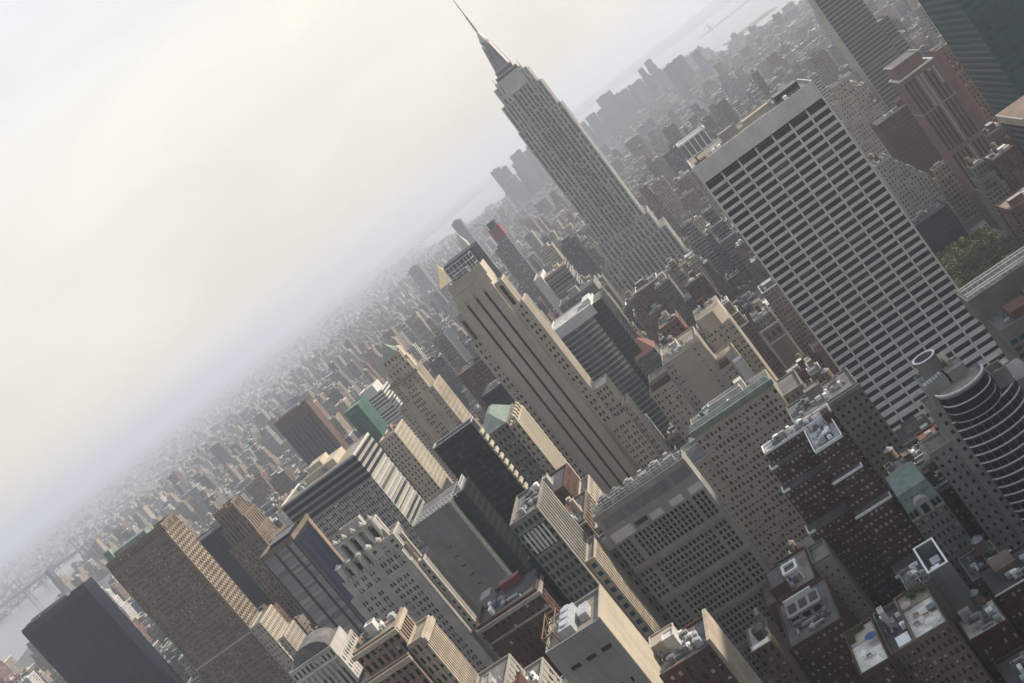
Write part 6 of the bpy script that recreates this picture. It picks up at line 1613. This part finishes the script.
PARK = (52, 140, 690, 796)
def zone(x, y):
    q = rc.random()
    if x < -680:
        if y < 3000: return rc.uniform(65,110) if q < .08 else rc.uniform(32,58) if q < .28 else rc.uniform(15,28)
        return rc.uniform(38,62) if q < .2 else rc.uniform(12,22)
    if y < 650: return rc.uniform(35,90) if q < .7 else rc.uniform(20,40)
    if y < 1250: return rc.uniform(30,78) if q < .85 else rc.uniform(80,120)
    if y < 2300: return rc.uniform(24,62) if q < .92 else rc.uniform(70,115)
    if y < 3400: return rc.uniform(16,42) if q < .95 else rc.uniform(60,90)
    if y < 5300: return rc.uniform(13,28) if q < .93 else rc.uniform(35,65)
    return rc.uniform(30,90)
for k in range(2, 86):
    by0, by1 = 80.5*k-30+12, 80.5*(k+1)-30-12
    av = AV if by0 < 2750 else [-2900,-2700,-2500,-2300,-2100,-1900,-1700]+AV+[960]
    for a, c in zip(av[:-1], av[1:]):
        ym = (by0+by1)/2
        if c < east_x(ym)+60 or a > west_x(ym)-60: continue
        for row in range(2):
            y0 = by0 if row == 0 else (by0+by1)/2+1.5
            y1 = (by0+by1)/2-1.5 if row == 0 else by1
            x = a+17
            while x < c-20:
                wmin, wmax = (9, 24) if ym < 1500 else (11, 30) if ym < 2300 else (18, 46)
                if c < -640: wmin, wmax = 13, 38
                w = min(rc.uniform(wmin, wmax), c-17-x)
                if w < 7.5: break
                xm = x+w/2
                if not (xm+w/2 > PARK[0] and xm-w/2 < PARK[1] and y1 > PARK[2] and y0 < PARK[3]) and east_x(ym)+30 < xm < west_x(ym)-30:
                    z = zone(xm, ym)
                    dy0, dy1 = rc.uniform(0,3), rc.uniform(0,5)
                    add(x, x+w-rc.uniform(.3,1.5), y0+dy0, y1-dy1, z)
                x += w
# far downtown: the hazy cluster
SKY = [(-945,-895,6300,210),(-890,-845,6250,192),(-840,-800,6350,168),(-800,-740,6300,215),(-735,-690,6350,186),(-688,-640,6250,204),(-636,-565,6300,187),(-560,-480,6400,158),(-470,-410,6450,130),(-214,-134,6300,167),(-132,-100,6250,128),(-92,-50,6300,122),(-45,-14,6350,118),(-10,40,6200,116),(52,100,6300,156),(102,160,6250,168),(150,205,5250,108),(208,245,5200,112),(288,318,5200,82),(-390,-340,6300,118),(-320,-270,6200,126),(-262,-220,6300,110)]
NSKY = len(cands)
sky_specs = []
for x0,x1,y,z in SKY:
    m_ = (x0+x1)/2; hw_ = (x1-x0)*.62; x0, x1, y, z = (m_-hw_)*.77, (m_+hw_)*.77, y*.77, 261-(261-z)*.77
    s = spec(x0,x1,y,y+40,z); s['tiers'] = s['tiers'] if rc.random() < .5 else []; s['zb'] = s['zb'] if s['tiers'] else z; s['w'] = (.13,.155,.205); s['wn'] = 'bluish grey'; s['sky'] = True  # bluish wall colour paints extra haze onto the far towers
    sky_specs.append(s)
for i in range(150):
    x = rc.uniform(-760,330); y = rc.uniform(4500,5600); w = rc.uniform(30,60)
    if not east_x(y)+40 < x < west_x(y)-40: continue
    z = rc.uniform(14,42)
    if x > 120: z *= .7
    add(x, x+w, y, y+w, z)

# which of them show most
allc = cands+sky_specs
ids = np.full((GH,GW), -1); nd = near.copy()
dist = [math.hypot((s['x0']+s['x1'])/2, (s['y0']+s['y1'])/2) for s in allc]
for i in np.argsort(dist)[::-1]:
    s = allc[i]; a = raster(s['x0'],s['x1'],s['y0'],s['y1'],0,s['z'])
    if a is None: continue
    sl_, m, d = a
    ok = m & (nd[sl_] > d)
    ids[sl_][ok] = i
cnt = np.bincount(ids[ids >= 0].ravel(), minlength=len(allc))
for i in range(len(cands), len(allc)): cnt[i] = max(cnt[i], 6)*(50 if cnt[i] else 1)
N_NAMED = len([o for o in C.objects if o.parent is None and o.get('category')])
N_IND = 222
top_ = [i for i in np.argsort(-cnt)[:N_IND] if cnt[i] > 0]
single = set(top_)

ORD = ['nearest','second nearest','third nearest','fourth nearest','fifth nearest','sixth nearest','seventh nearest','eighth nearest','ninth nearest','tenth nearest','eleventh nearest','twelfth nearest','thirteenth nearest','fourteenth nearest','fifteenth nearest','sixteenth nearest','seventeenth nearest','eighteenth nearest','nineteenth nearest','twentieth nearest']
apx = []
for ref, p in ANCH:
    x, y, z = project(np.array([p])); apx.append((x[0], y[0]))
apx = np.array(apx)
groups = {}
for i in top_:
    ys_, xs_ = np.nonzero(ids == i)
    s = allc[i]
    if len(xs_): cx_, cy__ = xs_.mean()*2+1, ys_.mean()*2+1
    else:
        q = project(np.array([[(s['x0']+s['x1'])/2, s['y0'], s['z']]])); cx_, cy__ = q[0][0], q[1][0]
    d = np.hypot(apx[:,0]-cx_, apx[:,1]-cy__)
    d = np.where((apx[:,0] > 5) & (apx[:,0] < W-5) & (apx[:,1] > 5) & (apx[:,1] < H-5), d, 1e9)
    # spread the load: prefer an anchor with few already
    best = min(range(len(ANCH)), key=lambda k: d[k]+6*sum(len(v) for kk, v in groups.items() if kk[0] == k))
    dx, dy = cx_-apx[best][0], cy__-apx[best][1]
    way = ('right' if dx > 0 else 'left') if abs(dx) > abs(dy) else ('below' if dy > 0 else 'above')
    groups.setdefault((best, way), []).append((math.hypot(dx,dy), i))
LAB = {}
for (k, way), v in groups.items():
    v.sort()
    for n, (_, i) in enumerate(v):
        s = allc[i]
        form = 'setback' if s['tiers'] else ('tower' if s['z'] > 65 else 'block' if s['z'] > 32 else 'low block')
        form = {'setback': 'stepped building', 'tower': 'flat-topped tower', 'block': 'flat-topped building', 'low block': 'low building'}[form]
        wy = {'right': 'right of', 'left': 'left of', 'above': 'above', 'below': 'below'}[way]
        if s.get('sky'): LAB[i] = f"hazy {form} on far skyline, {ORD[min(n,19)]} {wy} {ANCH[k][0]}"
        else: LAB[i] = f"{s['wn']} {form}, {ORD[min(n,19)]} filler {wy} {ANCH[k][0]}".replace(' filler', '')
big = set(top_[:130])
rest = CM(); nrest = 0
for i, s in enumerate(allc):
    o = ((s['x0']+s['x1'])/2, (s['y0']+s['y1'])/2, 0)
    if i in single:
        nm = 'apartment_tower' if s['z'] > 65 else 'stepped_building' if s['tiers'] else 'city_building'
        grp = 'towers of the far hazy downtown' if s.get('sky') or o[1] > 5300 else 'lesser buildings between the named towers'
        if i in big:
            t = thing(nm, LAB[i], 'building', o, grp)
            parts = {}
            emit(s, lambda n: parts.setdefault(n, CM()), 2)
            for n, cm in parts.items(): cm.build(n if isinstance(n, str) else n[0], t, o)
        else:
            cm = CM(); emit(s, lambda n: cm, 1)
            tag(cm.build(nm, None, o), LAB[i], 'building', grp)
    elif cnt[i] > 0 or dist[i] > 1500:
        emit(s, lambda n: rest, 1 if dist[i] < 2600 else 0); nrest += 1
ob = tag(rest.build('low_rise_city'), 'packed lower buildings filling the streets behind the towers out to the far skyline', 'city', kind='stuff')

# the boroughs across the river, fading out
far = CM(); rf = random.Random(5)
def land(x, y):
    if y < 7137 and east_x(y)-30 < x < 3300: return False
    if y < 7600:
        rx = float(np.interp(y, [q[1] for q in Rr], [q[0] for q in Rr]))
        if x > rx-30: return False
    else:
        bx = float(np.interp(y, [7560,8200,9000,10500,12500,15500], [-1130,-1750,-2100,-2600,-3100,-2600]))
        if x > bx-40: return False
    return True
n = 0
for _ in range(60000):
    y = 1500+11500*rf.random()**1.25; x = -9500+8700*rf.random()
    if x > 0 or not land(x, y): continue
    p = project(np.array([[x,y,10]]))
    if p[2][0] < 0 or not (-10 < p[0][0] < W+10 and -10 < p[1][0] < H+10): continue
    k_ = rf.choice((.5,.7,.7,1,1.5)); w, d = rf.uniform(14,40)*k_*(1+y/9000), rf.uniform(12,26)*k_*(1+y/9000); h = rf.uniform(6,13) if rf.random() < .96 else rf.uniform(20,45)
    if rf.random() < .5: w, d = d, w
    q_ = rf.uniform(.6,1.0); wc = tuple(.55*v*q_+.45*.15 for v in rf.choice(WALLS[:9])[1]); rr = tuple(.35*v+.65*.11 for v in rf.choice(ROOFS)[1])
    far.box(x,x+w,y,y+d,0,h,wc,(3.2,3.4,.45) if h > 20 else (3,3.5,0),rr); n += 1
    if n > 10000: break
tag(far.build('far_borough'), 'endless low roofs across the river fading into haze', 'city', kind='stuff')

# suspension bridge over the river
t = thing('suspension_bridge', 'steel suspension bridge with two towers crossing the pale river at far left', 'bridge', (-3240, 4180, 0))
A, B = Vector((-3030,4120,0)), Vector((-3480,4250,0)); dv = (B-A).normalized()
def twr(p):
    b = MB(); s = Vector((-dv.y, dv.x, 0))*11
    for k in (-1, 1): b.bar(p+s*k, p+s*k+Vector((0,0,100)), 7)
    for z in (48, 70, 98): b.bar(p-s+Vector((0,0,z)), p+s+Vector((0,0,z)), 5)
    b.build('tower', M['steel'], t, (-3240,4180,0))
twr(A); twr(B)
b = MB(); b.bar(A-dv*420+Vector((0,0,38)), B+dv*420+Vector((0,0,38)), 14); b.build('deck', M['steel'], t, (-3240,4180,0))
for sgn in (-1, 1):
    b = MB(); s = Vector((-dv.y, dv.x, 0))*11*sgn; pts = []
    for k in range(13): q = k/12; pts.append(A+(B-A)*q+s+Vector((0,0,46+54*(2*q-1)**2)))
    pts = [A-dv*300+s+Vector((0,0,40))]+pts+[B+dv*300+s+Vector((0,0,40))]
    for p, q in zip(pts[:-1], pts[1:]): b.bar(p, q, 2.4)
    b.build('cable', M['steel'], t, (-3240,4180,0))

# park trees
def leaf_mat():
    m, nt, b = new_mat('tree leaves')
    g = N(nt, 'NewGeometry'); oi = N(nt, 'ObjectInfo')
    a = N(nt, 'Math', operation='ADD'); nt.links.new(g.outputs['Random Per Island'], a.inputs[0]); nt.links.new(oi.outputs['Random'], a.inputs[1])
    hf = N(nt, 'Math', operation='MULTIPLY'); hf.inputs[1].default_value = .5; nt.links.new(a.outputs[0], hf.inputs[0])
    r = N(nt, 'ValToRGB'); r.color_ramp.elements[0].color = (.055,.085,.027,1); r.color_ramp.elements[1].color = (.15,.20,.07,1)
    nt.links.new(hf.outputs[0], r.inputs['Fac']); nt.links.new(r.outputs['Color'], b.inputs['Base Color']); b.inputs['Roughness'].default_value = .8
    return m
LEAF = leaf_mat(); TR = []
for v in range(4):
    rt = random.Random(100+v); cr = MB()
    lobes = [(rt.uniform(-2.8,2.8), rt.uniform(-2.8,2.8), rt.uniform(7,12.5), rt.uniform(1.8,3.2)) for _ in range(8)]
    for _ in range(420):
        lx, ly, lz, lr = rt.choice(lobes); d = Vector((rt.gauss(0,1),rt.gauss(0,1),rt.gauss(0,1))).normalized(); q = lr*rt.uniform(.6,1.05)
        p = Vector((lx,ly,lz))+d*q; s = rt.uniform(.35,.75)
        e1 = Vector((rt.gauss(0,1),rt.gauss(0,1),rt.gauss(0,.6))).normalized()*s; e2 = e1.cross(d+Vector((rt.gauss(0,.4),rt.gauss(0,.4),rt.gauss(0,.4)))).normalized()*s*.8
        cr.face([p-e1, p-e2, p+e1, p+e2])
    tk = MB(); tk.cyl(0,0,0,6.5,.34,.2,7)
    for _ in range(5): lx, ly, lz, lr = rt.choice(lobes); tk.bar((0,0,rt.uniform(4.5,6.4)), (lx*.8,ly*.8,lz), .16)
    TR.append((cr, tk))
proto = []
for v, (cr, tk) in enumerate(TR):
    t = thing('park_tree', 'leafy green plane tree in the little park right of the pale gridded slab', 'tree', (0,0,0), 'plane trees massed in the small park')
    cr.build('crown', LEAF, t); tk.build('trunk', M['wood'], t); proto.append(t)
used = set(); spots = []
for gx in np.arange(58, 136, 7.6):
    for gy in np.arange(694, 794, 8.2): spots.append((gx+rnd.uniform(-2,2), gy+rnd.uniform(-2,2)))
for n, (x, y) in enumerate(spots):
    v = n % 4; k = rnd.uniform(.85,1.25)
    if v not in used and len(used) < 4: t = proto[v]; used.add(v)
    else:
        t = proto[v].copy(); C.objects.link(t)
        for ch in proto[v].children:
            c = ch.copy(); C.objects.link(c); c.parent = t
    t.location = (x, y, .15); t.rotation_euler = (0, 0, rnd.uniform(0, 6.28)); t.scale = (k, k, k*rnd.uniform(.9,1.15))
b = MB(); b.box(54, 138, 690, 796, .16, .22)
tag(b.build('park_lawn', plain_mat('lawn', (.05,.075,.025), .95, var=.3, scale=.1)), 'green lawn under the park trees', 'lawn', kind='structure')

# ------------------------------------------------------------------ the air
hz = MB(); hz.box(-31000, 15000, -900, 32000, -1.5, 452)
m = bpy.data.materials.new('haze'); m.use_nodes = True; nt = m.node_tree
for n_ in list(nt.nodes): nt.nodes.remove(n_)
out = nt.nodes.new('ShaderNodeOutputMaterial'); pv = nt.nodes.new('ShaderNodeVolumePrincipled')
pv.inputs['Color'].default_value = (0.86, 0.905, 0.99, 1); pv.inputs['Density'].default_value = 1.3e-4; pv.inputs['Anisotropy'].default_value = 0.35
nt.links.new(pv.outputs[0], out.inputs['Volume'])
h = hz.build('haze', m); tag(h, 'pale blue summer haze filling the air over the city', 'haze', kind='stuff')
